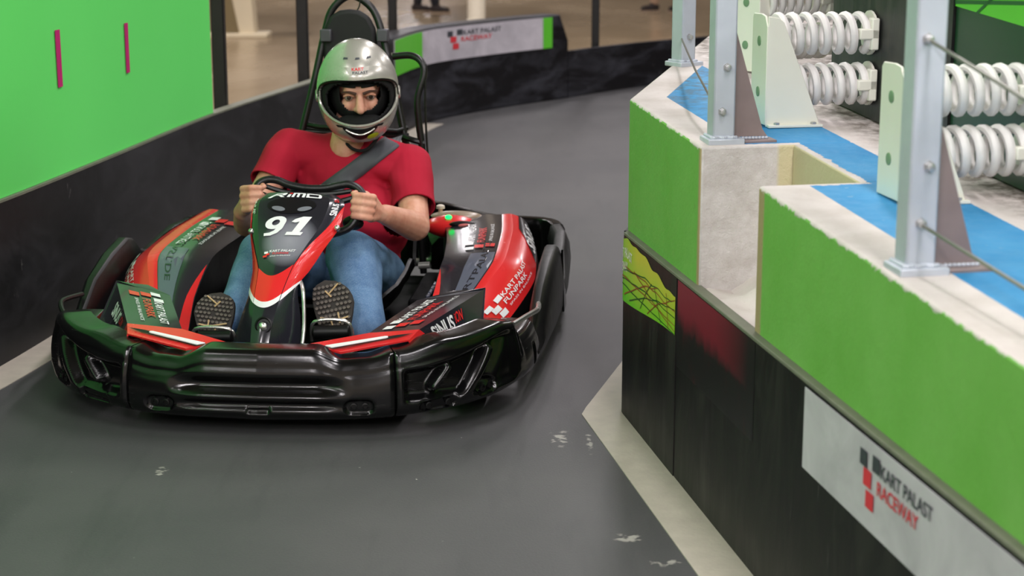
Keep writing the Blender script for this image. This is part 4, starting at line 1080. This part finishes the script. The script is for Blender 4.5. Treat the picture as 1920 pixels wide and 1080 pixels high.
# front cross cover between the fairings
MB().prism([(-.30, .13, .10), (.30, .13, .10), (.27, .42, .11), (-.27, .42, .11)], (0, 0, .012)).build('front_tray', M_void, kart, smooth=False)
# louvred inner boxes beside the seat
for s in (1, -1):
    MB().box((.29 * s - .03, 1.10, .06), (.29 * s + .03, 1.55, .15)).build('battery_box', M_void, kart, bevel=.01)
    for k in range(4):
        MB().box((.325 * s - .006, 1.12 + .06 * k, .15), (.325 * s + .006, 1.16 + .06 * k, .16)).build('louvre', M_slate, kart, bevel=.002)
for px in ((1,),):
    MB().tube([(0.2848, 1.2000, 0.2459), (0.3232, 1.2000, 0.2485)], .012, 10).build('belt_buckle', plain('buckle_grey', rgb(120, 120, 116), .35, .4), kart)


# ================================================================== the driver
def m_skin():
    t = NT('skin'); o = t.obj(); a = t.noise(o, 22, 4, .6); b = t.noise(o, 140, 3, .6)
    c = t.mix(t.step(a, .35, .7), rgb(226, 172, 146), rgb(206, 142, 118)); c = t.mix(t.step(b, .6, .8, 0, .3), c, rgb(170, 100, 82))
    t.set(c, .48, 0, .4); t.b.inputs['Subsurface Weight'].default_value = .12; t.b.inputs['Subsurface Radius'].default_value = (.02, .008, .004); t.b.inputs['Subsurface Scale'].default_value = .2
    t.bump(b, .12, .002); return t.m
def m_shirt():
    t = NT('red_cotton'); o = t.obj(); a = t.noise(o, 9, 4, .6); w = t.noise(t.scale(o, (1, 1, 1)), 420, 2, .5)
    t.set(t.mix(a, rgb(164, 24, 46), rgb(188, 36, 60)), .85, 0, .2); t.bump(w, .15, .001); return t.m
def m_denim():
    t = NT('blue_denim'); o = t.obj(); a = t.noise(o, 16, 5, .65); w = t.noise(t.scale(o, (1, 1, 2.2)), 260, 2, .5); b = t.noise(o, 5, 3)
    c = t.mix(t.step(a, .3, .72), rgb(76, 112, 154), rgb(116, 152, 190)); c = t.mix(t.step(w, .45, .75, 0, .45), c, rgb(158, 184, 210)); c = t.mix(t.step(b, .5, .7, 0, .35), c, rgb(58, 84, 120))
    t.set(c, .85, 0, .2); t.bump(w, .3, .0015); return t.m
M_skin = m_skin(); M_shirt = m_shirt(); M_denim = m_denim()
M_solebase = plain('dark_sole_rubber', rgb(52, 48, 44), .75, var=.2); M_sole = plain('dark_rubber_sole', rgb(104, 96, 88), .7, var=.25, sc=24); M_soleline = plain('tan_sole_line', rgb(206, 176, 130), .7, var=.15)
M_upper = plain('brown_shoe_leather', rgb(50, 42, 36), .6, var=.25)
M_liner = plain('black_helmet_liner', rgb(9, 9, 10), .9)
def m_silver():
    t = NT('silver_helmet_paint'); o = t.obj(); a = t.noise(o, 60, 4, .6); b = t.noise(o, 6, 4, .6)
    c = t.mix(t.step(a, .62, .72, 0, .35), rgb(186, 184, 174), rgb(110, 106, 98))
    t.set(c, t.step(b, .3, .7, .22, .34), .45, .5, .5); return t.m
M_silver = m_silver()
person = empty('person', (-0.7054, 4.6806, 0), -0.0873)
tag(person, 'driver in red t-shirt, blue jeans and silver helmet gripping the kart wheel', 'person')
def voxel(name, mb, size, mat, parent, smooth=6, disp=None, fac=.5):
    """melt overlapping shapes into one continuous skin"""
    o = mobj(name, mb.v, mb.f, mat, parent, False)
    r = o.modifiers.new('r', 'REMESH'); r.mode = 'VOXEL'; r.voxel_size = size
    s = o.modifiers.new('s', 'SMOOTH'); s.iterations = smooth; s.factor = fac
    dg = bpy.context.evaluated_depsgraph_get(); me = bpy.data.meshes.new_from_object(o.evaluated_get(dg)); me.name = name
    o.modifiers.clear(); old = o.data; o.data = me; bpy.data.meshes.remove(old)
    if not me.materials: me.materials.append(mat)
    if disp:
        nn = [v.normal.copy() for v in me.vertices]
        for v, n in zip(me.vertices, nn): v.co += n * disp(v.co)
    me.polygons.foreach_set('use_smooth', [True] * len(me.polygons)); return o
V = Vector
# helmet frame: x to the wearer's left (picture right), -y forwards, z up
HC = V((0.0697, 1.3000, 0.8271))
HM = Matrix.Translation(HC) @ Matrix.Rotation(math.radians(11), 4, 'Z') @ Matrix.Rotation(math.radians(9), 4, 'X') @ Matrix.Rotation(math.radians(-2), 4, 'Y')
def H(x, y, z): return HM @ V((x, y, z))
SL = V((-0.1917, 1.3700, 0.6135)); SR = V((0.2360, 1.3500, 0.5625)); NB = V((0.0504, 1.4000, 0.6347))
EL = V((-0.2850, 1.1300, 0.3970)); ER = V((0.2852, 1.1200, 0.3972)); WL_ = V((-0.2554, 0.9550, 0.4652)); WR_ = V((0.2135, 0.9450, 0.4673))
hipL = V((-.09, 1.30, .19)); hipR = V((.13, 1.30, .19)); kL = V((-0.1903, 0.9300, 0.3294)); kR = V((0.1053, 0.9300, 0.3276)); aL = V((-0.2272, 0.6550, 0.1770)); aR = V((0.2014, 0.6550, 0.1759))
body = MB()
# head
FS = 1.18
def FH(x, y, z): return H(x * FS + .004, y * FS + .010, z * FS + .026)
def hb(c, r):
    m = MB(); m.ball((0, 0, 0), r, 20, 14); body.add([FH(*(v + V(c))) for v in m.v], m.f)
def hc(a, b, ra, rb): body.cone(FH(*a), FH(*b), ra * FS, rb * FS, 12)
HS = 1.0
hb((0, .0, .03), (.076, .095, .095)); hb((0, -.034, -.05), (.050, .052, .07)); hb((0, -.034, -.095), (.034, .034, .03))
hc((-.03, -.086, .0), (.03, -.086, .0), .016, .016)                                   # brow
hc((0, -.092, -.012), (0, -.112, -.050), .009, .0135); hb((-.011, -.1, -.052), (.009, .01, .008)); hb((.011, -.1, -.052), (.009, .01, .008))   # nose
hb((-.034, -.066, -.046), (.020, .020, .022)); hb((.034, -.066, -.046), (.020, .020, .022))   # cheeks
hc((-.018, -.076, -.078), (.018, -.076, -.078), .006, .006); hc((-.014, -.074, -.088), (.014, -.074, -.088), .007, .007)      # lips
body.cone(H(-.01, .0, -.06), V((0.0190, 1.3250, 0.6299)), .060, .056)
# trunk and limbs below the clothes
body.ball(V((0.0156, 1.4000, 0.4900)), (.15, .09, .17), 20, 12); body.ball(V((.02, 1.34, .28)), (.14, .10, .16), 20, 12)
body.cone(SL, SR, .055, .055); body.cone(SL, EL, .052, .047); body.cone(SR, ER, .054, .05)
body.cone(EL, WL_, .048, .031); body.cone(ER, WR_, .051, .033)
for a, b, c in ((hipL, kL, aL), (hipR, kR, aR)): body.cone(a, b, .08, .055); body.cone(b, c, .052, .036)
body.cone(V((.02, 1.33, .30)), hipL, .11, .09); body.cone(V((.02, 1.33, .30)), hipR, .11, .09)
def hand(G, g, o, f, W, sgn):
    """fist closed round the rim at G: g along the rim to the thumb, o outwards, f to the front"""
    g = g.normalized(); o = (o - g * o.dot(g)).normalized(); f = (f - g * f.dot(g) - o * f.dot(o)).normalized()
    for i, (k, sc) in enumerate(((.0345, 1.05), (.0118, 1.12), (-.0112, 1.06), (-.033, .94))):
        c = G + g * k
        kn = c + o * .036 - f * .006; p1 = c + o * (.030 * sc + .002) + f * .024; p2 = c - o * .002 + f * .0335; p3 = c - o * .026 * sc + f * .020; p4 = c - o * .024 * sc + f * .002
        body.cone(kn, p1, .0126, .0118, 10); body.cone(p1, p2, .0118, .0112, 10); body.cone(p2, p3, .0112, .0100, 10); body.cone(p3, p4, .0100, .0084, 10)
        body.cone(W, kn, .022, .0135, 10)
    body.cone(W, G + o * .034 - f * .016 + g * .005, .028, .024, 12)
    t0 = W.lerp(G + o * .034 - f * .02, .45) + g * .016; t1 = G + o * .018 - f * .026 + g * .042; t2 = G - o * .010 - f * .020 + g * .046; t3 = G - o * .028 - f * .006 + g * .040
    body.cone(t0, t1, .019, .0135, 10); body.cone(t1, t2, .0132, .0115, 10); body.cone(t2, t3, .0115, .0088, 10)
GR = V((0.1495, 0.8560, 0.5064)); GL = V((-0.1894, 0.8620, 0.5244))
hand(GR, V((.10, .25, 1)), V((1, .35, -.12)), V((-.1, -1, .25)), WR_ + V((-.012, -.02, .004)), 1)
hand(GL, V((-.05, .25, 1)), V((-1, .35, -.1)), V((.1, -1, .25)), WL_ + V((.0, -.02, .004)), -1)
bo = voxel('body', body, .0042, M_skin, person, 3)

# eyes and brows
for sx in (-1, 1):
    c = FH(sx * .031, -.0835, -.018)
    MB().ball(c, .0147, 16, 10).build('eye', plain('eye_white', rgb(160, 142, 134), .2), bo)
    d = (FH(sx * .031 + .006, -.2, -.022) - c).normalized()
    MB().lathe(c + d * .0128, d, [(0, .0074), (.0014, .0066), (.0026, .0035)], 14).build('iris', plain('dark_iris', rgb(52, 40, 32), .2), bo)
    mb = MB(); mb.tube([FH(sx * .010, -.1045, -.006), FH(sx * .03, -.1045, .001), FH(sx * .05, -.092, -.003)], lambda t: .005 * (1 - .5 * t), 8, sub=4)
    mb.build('eyebrow', plain('brown_brow', rgb(74, 50, 38), .8), bo)
    lid = MB(); lid.tube([FH(sx * .018, -.0925, -.0145), FH(sx * .031, -.0975, -.009), FH(sx * .044, -.090, -.0145)], .0040, 8, sub=4); lid.build('eyelid', M_skin, bo)

# ---- clothes
fold = lambda sc, amp: (lambda p: amp * (mnoise.noise(p * sc) + .5 * mnoise.noise(p * sc * 2.3 + V((5, 1, 2)))))
sh = MB()
sh.ball(V((0.0131, 1.3850, 0.5112)), (.182, .128, .175), 24, 14); sh.ball(V((0.0609, 1.3100, 0.3655)), (.182, .165, .165), 24, 14); sh.ball(V((.03, 1.32, .25)), (.175, .14, .11), 24, 14)
sh.cone(SL + V((.01, 0, -.004)), SR + V((-.01, 0, -.004)), .074, .076, 18); sh.cone(NB + V((-.055, .0, -.032)), SL, .06, .066, 16); sh.cone(NB + V((.055, .0, -.032)), SR, .06, .068, 16)
sl_end = V((-0.2363, 1.2620, 0.5125)); sr_end = V((0.2708, 1.2000, 0.4479))
sh.cone(SL, sl_end, .074, .072, 18); sh.cone(SR, sr_end, .078, .073, 18)
def crease(p):
    d = .006 * mnoise.noise(p * 9) + .0075 * math.sin((p.z * 62 + p.x * 26 + 3 * mnoise.noise(p * 5))) * max(0, mnoise.noise(p * 4 + V((2, 2, 2))) + .25)
    return d
so = voxel('t_shirt', sh, .006, M_shirt, person, 5, crease)
# cut the sleeves straight at the hem
def cut(o, pt, nrm, near, rad):
    bm = bmesh.new(); bm.from_mesh(o.data)
    loc = [f for f in bm.faces if (f.calc_center_median() - near).length < rad * 1.3]
    gm = list({v for f in loc for v in f.verts}) + list({e for f in loc for e in f.edges}) + loc
    bmesh.ops.bisect_plane(bm, geom=gm, plane_co=pt, plane_no=nrm, dist=.0001)
    kill = [v for v in bm.verts if (v.co - pt).dot(nrm) > .0003 and (v.co - near).length < rad]
    bmesh.ops.delete(bm, geom=kill, context='VERTS'); bm.to_mesh(o.data); bm.free()
for a, b in ((SL, sl_end), (SR, sr_end)):
    d = (b - a).normalized(); cut(so, b + d * .004, d, b, .12)
# neck opening
th = so.modifiers.new('thick', 'SOLIDIFY'); th.thickness = .004; th.offset = -1
ring = []
for k in range(24):
    a = 2 * math.pi * k / 24; ring.append(NB + V((-.022 + .070 * math.cos(a), -.045 + .066 * math.sin(a), -.012 + .034 * math.sin(a))))
MB().tube(ring, .0055, 8, loop=True).build('collar', M_shirt, so)
jn = MB()
jn.ball(V((.02, 1.31, .19)), (.185, .15, .105), 24, 12)
jn.cone(hipL, kL, .098, .080, 20); jn.cone(hipR, kR, .098, .088, 20); jn.cone(kL, aL, .078, .056, 20); jn.cone(kR, aR + V((-.006, 0, -.012)), .086, .062, 20)
jn.cone(kL.lerp(aL, .4) + V((0, .035, 0)), kL.lerp(aL, .8), .06, .05); jn.cone(kR.lerp(aR, .25) + V((.012, .05, 0)), kR.lerp(aR, .8), .066, .055)
def jcrease(p): return .006 * mnoise.noise(p * 8) + .0035 * math.sin(p.z * 85 + p.x * 40 + 4 * mnoise.noise(p * 6)) * max(0, mnoise.noise(p * 5) + .2)
jo = voxel('jeans', jn, .006, M_denim, person, 5, jcrease)
MB().tube([kR + V((.055, -.055, -.03)), kR.lerp(aR, .35) + V((.052, -.052, 0)), kR.lerp(aR, .8) + V((.038, -.048, 0)), aR + V((.034, -.045, -.01))], .0016, 6, sub=5).build('seam', plain('pale_stitching', rgb(130, 160, 196), .8), jo)

def shoe(heel, toe, side_hint, label):
    """sole faces the camera; heel low, toe up"""
    heel = V(heel); toe = V(toe); L = (toe - heel); n = L.length; L.normalize()
    N = V((.05, -1, .30)); N = (N - L * N.dot(L)).normalized(); S = L.cross(N).normalized() * side_hint
    if S.x < 0: S = -S
    P = lambda l, w, h: heel + L * (l * n) + S * w + N * h
    r = empty('shoe'); r.parent = person
    if label: r['label'] = label
    out = [(-.0, .0), (.01, .022), (.06, .036), (.2, .037), (.38, .036), (.55, .042), (.70, .049), (.82, .048), (.92, .038), (.975, .022), (1., .0)]
    hw = lambda l: table(l, out) * 1.28
    ls = [.0, .01, .03, .06, .12, .2, .3, .4, .5, .6, .7, .78, .85, .9, .94, .97, .99, 1.]
    asym = side_hint * .012
    cx = lambda l: asym * math.sin(math.pi * max(0, min(1, (l - .45) / .55))) if l > .45 else 0
    rr = []
    for l in ls:
        w = max(.003, hw(l)); c = cx(l); e = .012 * (1 - sst(.85, 1, l) * .6)
        rr.append([P(l, c - w, .0), P(l, c - w * .97, .012), P(l, c, .014), P(l, c + w * .97, .012), P(l, c + w, 0), P(l, c + w * .96, -.016), P(l, c, -.018), P(l, c - w * .96, -.016)])
    MB().rings(rr).build('sole', M_solebase, r)
    mb = MB()
    for row in range(17):
        l = .06 + row * .054; w = hw(l) * .93
        for q in range(-4, 5):
            x = cx(l) + q * .0128 + (.0064 if row % 2 else 0)
            if abs(x - cx(l)) > w - .003 or (abs(x - cx(l)) < .012 and row % 5 == 2): continue
            h = .0075; sx = .0052; sl = .018
            pts = [P(l + sl * a, x + sx * b, .012) for a, b in ((1, 0), (.45, .95), (-.45, .95), (-1, 0), (-.45, -.95), (.45, -.95))]
            mb.prism(pts, N * (h + .001))
    tr_ = mb.build('tread', M_sole, r, smooth=False); tr_['kind'] = 'stuff'
    for pa in ([(.93, .034), (.84, -.004)], [(.88, -.012), (.80, .0)], [(.60, -.044), (.565, -.012), (.54, .012), (.55, .044)], [(.62, .012), (.50, .018)], [(.565, -.012), (.47, -.002), (.43, .004)]):
        MB().tube([P(l, x * side_hint + cx(l), .0205) for l, x in pa], .0026, 6, sub=3 if len(pa) > 2 else 0).build('sole_line', M_soleline, r)
    up = MB()
    up.cone(P(.12, 0, -.045), P(.62, cx(.62), -.038), .040, .040, 16); up.cone(P(.62, cx(.62), -.036), P(.86, cx(.86), -.026), .042, .026, 16); up.cone(P(.14, 0, -.05), P(.16, 0, -.115), .042, .046, 16); up.cone(P(.2, 0, -.10), P(.6, 0, -.05), .042, .036, 14)
    voxel('upper', up, .006, M_upper, r, 4)
shoe((0.1532, 0.4750, 0.0727), (0.0859, 0.5750, 0.3253), 1, None)
shoe((-0.2596, 0.4750, 0.0662), (-0.2372, 0.5750, 0.2805), -1, None)

# ---- helmet
hel = empty('helmet'); hel.parent = person
A_, B_, C_ = .139, .158, .178
def hsurf(x, z, k=1.0):
    q = 1 - (x / (A_ * k)) ** 2 - (z / (C_ * k)) ** 2
    return -B_ * k * math.sqrt(max(0.0004, q))
def opening(x, z): 
    zc = .0
    up = .074 if z > zc else .082
    return abs(x / .131) ** (3.2 if z > zc else 2.2) + abs((z - zc) / up) ** (2.6 if z > zc else 2.2)
def shell(name, k, mat, inside, nu=200, nv=140, cutz=-.155, th=.006):
    vs = []; fs = []; 
    for j in range(nv + 1):
        e = math.pi * (j / nv) - math.pi / 2
        for i in range(nu):
            a = 2 * math.pi * i / nu
            x = A_ * k * math.cos(e) * math.sin(a); y = -B_ * k * math.cos(e) * math.cos(a); z = C_ * k * math.sin(e)
            if z < -.05 and y < 0: y -= .018 * sst(-.05, -.13, z) if False else .016 * sst(.05, .13, -z)
            vs.append(V((x, y, z)))
    keep = []
    for j in range(nv):
        for i in range(nu):
            f = (j*nu+i, j*nu+(i+1) % nu, (j+1)*nu+(i+1) % nu, (j+1)*nu+i)
            c = sum((vs[q] for q in f), V()) / 4
            if c.z < cutz * k: continue
            if c.y < .03 and inside(c.x, c.z) < 1: continue
            keep.append(f)
    used = sorted({i for f in keep for i in f}); m = {u: i for i, u in enumerate(used)}
    o = mobj(name, [H(*vs[u]) for u in used], [tuple(m[i] for i in f) for f in keep], mat, hel, True, 180, fix=False)
    s = o.modifiers.new('thick', 'SOLIDIFY'); s.thickness = th; s.offset = -1
    return o
shell('shell', 1.0, M_silver, opening)
shell('liner', .93, M_liner, lambda x, z: abs(x / .108) ** 2.4 + abs((z + .004) / .070) ** 2.4, 120, 90, -.15)
# close-fitting black hood with a small window for the eyes and nose
def hood():
    vs = []; fs = []; nu, nv = 96, 72
    for j in range(nv + 1):
        e = math.pi * j / nv - math.pi / 2
        for i in range(nu):
            a = 2 * math.pi * i / nu; vs.append(V((.004 + .103 * math.cos(e) * math.sin(a), -.130 * math.cos(e) * math.cos(a) + .012, .012 + .130 * math.sin(e))))
    keep = []
    for j in range(nv):
        for i in range(nu):
            f = (j*nu+i, j*nu+(i+1) % nu, (j+1)*nu+(i+1) % nu, (j+1)*nu+i); c = sum((vs[q] for q in f), V()) / 4
            hw = lerp(.026, .070, sst(-.070, .0, c.z))
            if c.y < 0 and abs(c.x - .005) < hw and -.043 < c.z < .044 - .10 * abs(c.x): continue
            keep.append(f)
    used = sorted({i for f in keep for i in f}); m = {u: i for i, u in enumerate(used)}
    o = mobj('hood', [H(*vs[u]) for u in used], [tuple(m[i] for i in f) for f in keep], M_liner, hel, True, 180, fix=False)
    o.modifiers.new('thick', 'SOLIDIFY').thickness = .003
hood()
def rim_pts(k=1.0, off=0., n=96):
    pts = []
    for q in range(n):
        a = 2 * math.pi * q / n; lo, hi = .2, 1.6; dx, dz = math.cos(a) * .131, math.sin(a) * .07
        for _ in range(30):
            mid = (lo + hi) / 2
            if opening(dx * mid, dz * mid) < 1: lo = mid
            else: hi = mid
        x, z = dx * lo, dz * lo; y = hsurf(x, z, k)
        if z < -.05: y -= .016 * sst(.05, .13, -z)
        pts.append(H(x, y + off, z))
    return pts
MB().tube(rim_pts(.985), .0055, 8, loop=True).build('port_seal', M_matte, hel)
low = rim_pts(1.0)
MB().tube([p for i, p in enumerate(low) if 48 <= i <= 96], .0048, 8).build('port_trim', M_silver, hel)
# raised visor frame round the brow
def brow(u, v):
    x = lerp(-.132, .132, u); z0 = .073 - .045 * abs(u * 2 - 1) ** 5; z = z0 + lerp(.002, .030, v) + .012 * (1 - abs(u * 2 - 1) ** 2) * v
    xx = x * (1 - .01 * v); return H(xx, hsurf(xx, z, 1.0) - .005 - .003 * math.sin(math.pi * v), z)
grid_obj('visor_band', lambda u, v: brow(u, v), 50, 6, M_silver, hel, .005, 180)
for sx in (-1, 1):
    MB().lathe(H(sx * .134, -.02, -.005), H(sx, 0, 0) - H(0, 0, 0), [(-.006, .022), (.006, .022), (.009, .016)], 18).build('visor_pivot', M_silver, hel)
# chin vent
def chin(off):
    def f(u, v):
        x = lerp(-.058, .058, u); t = abs(u * 2 - 1); z = lerp(-.138 + .044 * t ** 1.6, -.094 + .010 * t ** 2, v)
        return H(x, hsurf(x, z) - .016 * sst(.05, .13, -z) - off, z)
    return f
grid_obj('chin_vent', chin(.002), 24, 6, M_matte, hel, .003, 180)
cv = chin(.006); MB().tube([cv(u / 12, .55) for u in range(1, 12)], .0028, 8).build('vent_bar', M_silver, hel)
st = lambda x, z, off=.0015: H(x, hsurf(x, z) - off - (.016 * sst(.05, .13, -z)), z)
decal('sticker', fine(([(.5 + .5 * math.cos(2*math.pi*k/20), .5 + .5 * math.sin(2*math.pi*k/20)) for k in range(20)], [tuple(range(20))]), .3), lambda u, v: st(.022 + u * .040, -.140 + v * .022 + u * .008, .004), plain('lime_sticker', rgb(170, 205, 40), .4), hel)
decal('sticker', fine(shp([(.0, .9), (.05, .2), (.12, .0), (.88, .0), (.98, .9)]), .2), lambda u, v: st(-.035 + u * .078, .092 + v * .026, .0095), plain('pale_grey_sticker', rgb(190, 186, 178), .4), hel)
decal('lettering', fine(text_mesh('KART', bold=.02), .2), lambda u, v: st(-.018 + u * .040, .105 + v * .009, .0108), M_red, hel)
decal('lettering', fine(text_mesh('PALAST', bold=.02), .2), lambda u, v: st(-.016 + u * .052, .095 + v * .008, .0108), M_ink_dark, hel)
for u0 in (-.045, -.006, .032):
    decal('vent_slot', fine(shp([(0, 0), (1, .2), (1, 1), (.2, 1)]), .3), lambda u, v: st(u0 + u * .016, .134 + v * .006, .0015), M_ink_dark, hel)
_p = MB().ball((0, 0, 0), (.088, .050, .026), 24, 12)
mobj('chin_pad', [H(v.x, v.y - .092, v.z - .084) for v in _p.v], _p.f, M_liner, hel)
# strap of the helmet below the chin
MB().tube([H(-.07, -.03, -.14), H(-.03, -.06, -.185), H(.02, -.06, -.19), H(.07, -.03, -.145)], .006, 8, sub=6).build('chin_strap', M_liner, hel)

# ---- seat belt across the chest (part of the kart): lies on the shirt
from mathutils.bvhtree import BVHTree
_bm = bmesh.new(); _bm.from_mesh(so.data); tree = BVHTree.FromBMesh(_bm)
def on_shirt(a, b):
    a = V(a); b = V(b); hit = tree.ray_cast(a, (b - a).normalized())
    return (hit[0] + hit[1] * .004) if hit[0] else a.lerp(b, .6)
e0 = [((0.2230, 0.9000, 0.7232), (0.0940, 1.7000, 0.6131)), ((0.2688, 0.9000, 0.6930), (0.1463, 1.7000, 0.5786))]; e1 = [((-0.0007, 0.9000, 0.5588), (-0.1623, 1.7000, 0.4249)), ((0.0487, 0.9000, 0.5215), (-0.1057, 1.7000, 0.3821))]
rows = []
for i in range(25):
    row = []
    for j in range(5):
        f = lambda q: V(e0[0][q]).lerp(V(e0[1][q]), j / 4).lerp(V(e1[0][q]).lerp(V(e1[1][q]), j / 4), i / 24)
        row.append(on_shirt(f(0), f(1)))
    rows.append(row)
top = [V((0.1660, 1.5000, 0.6335)) + V((.012 * (j - 2), 0, .004 * j)) for j in range(5)]
be = MB().rings([top] + rows, closed=False, caps=False).build('seat_belt', M_belt, kart)
sd_ = be.modifiers.new('thick', 'SOLIDIFY'); sd_.thickness = .0025; sd_.offset = 0
_bm.free()

# ================================================================== people far behind the barriers
def far_person(x, y, rz, label, trousers, bare, shoes):
    r = empty('person', (x, y, -.02), rz); tag(r, label, 'person', 'people far behind the barriers')
    b = MB()
    for s, dy in ((-1, -.16), (1, .14)):
        b.cone((s * .09, 0, .9), (s * .10, dy * .6, .5), .085, .055); b.cone((s * .10, dy * .6, .5), (s * .10, dy, .1), .05, .036); b.cone((s * .10, dy, .06), (s * .10, dy - .12, .045), .035, .03)
        b.cone((s * .2, 0, 1.42), (s * .26, .02, 1.12), .05, .042); b.cone((s * .26, .02, 1.12), (s * .26, -.08, .86), .04, .03); b.cone((s * .26, -.08, .86), (s * .26, -.12, .76), .035, .022)
    b.cone((0, 0, .95), (0, 0, 1.2), .15, .14); b.cone((0, 0, 1.2), (0, 0, 1.40), .15, .13); b.cone((-.16, 0, 1.42), (.16, 0, 1.42), .06, .06); b.cone((0, 0, 1.42), (0, -.01, 1.58), .055, .05); b.ball((0, -.015, 1.67), (.075, .095, .115)); b.ball((0, -.11, 1.66), (.015, .02, .02))
    voxel('body', b, .016, M_skin, r, 3)
    j = MB()
    for s, dy in ((-1, -.16), (1, .14)):
        j.cone((s * .09, 0, .9), (s * .10, dy * .6, .5), .10, .075); j.cone((s * .10, dy * .6, .5), (s * .10, dy * (.6 if bare else .95), .46 if bare else .13), .074, .07 if bare else .06)
    j.cone((-.07, 0, .98), (.07, 0, .98), .13, .13); voxel('trousers', j, .016, trousers, r, 3)
    t = MB(); t.cone((0, 0, 1.02), (0, 0, 1.38), .17, .16); t.cone((-.17, 0, 1.42), (.17, 0, 1.42), .075, .075)
    for s in (-1, 1): t.cone((s * .2, 0, 1.42), (s * .25, .01, 1.22), .07, .065)
    voxel('shirt', t, .016, plain('grey_shirt', rgb(90, 92, 100), .85), r, 3)
    h = MB(); h.ball((0, .005, 1.70), (.083, .098, .10)); h.build('hair', plain('dark_hair', rgb(40, 30, 24), .8), r)
    for s, dy in ((-1, -.16), (1, .14)):
        m = MB(); m.cone((s * .10, dy + .03, .06), (s * .10, dy - .15, .045), .05, .036); m.cone((s * .10, dy, .06), (s * .10, dy, .11), .048, .05)
        sho = voxel('shoe', m, .012, shoes, r, 3)
        MB().prism([(s * .10 - .045, dy + .07, 0), (s * .10 + .045, dy + .07, 0), (s * .10 + .05, dy - .1, 0), (s * .10, dy - .2, 0), (s * .10 - .05, dy - .1, 0)], (0, 0, .025)).build('sole', plain('pale_sole', rgb(150, 130, 110), .7), sho, smooth=False)
M_dk = plain('dark_trousers', rgb(28, 28, 34), .85); M_bg = plain('beige_trousers', rgb(170, 140, 116), .85); M_dsh = plain('dark_shoes', rgb(44, 36, 34), .7)
far_person(-1.11, 22.9, 1.35, 'person far off behind the sign block, only dark shoes in view', M_dk, False, M_dsh)
far_person(2.02, 23.0, -1.2, 'distant person in beige trousers beside the far galvanised post', M_bg, False, M_dsh)

# stand the driver's own origin under the seat
_off = V((.02, 1.30, .0)); _w = person.matrix_basis @ _off
for c in person.children: c.location = c.location - _off
person.location = _w
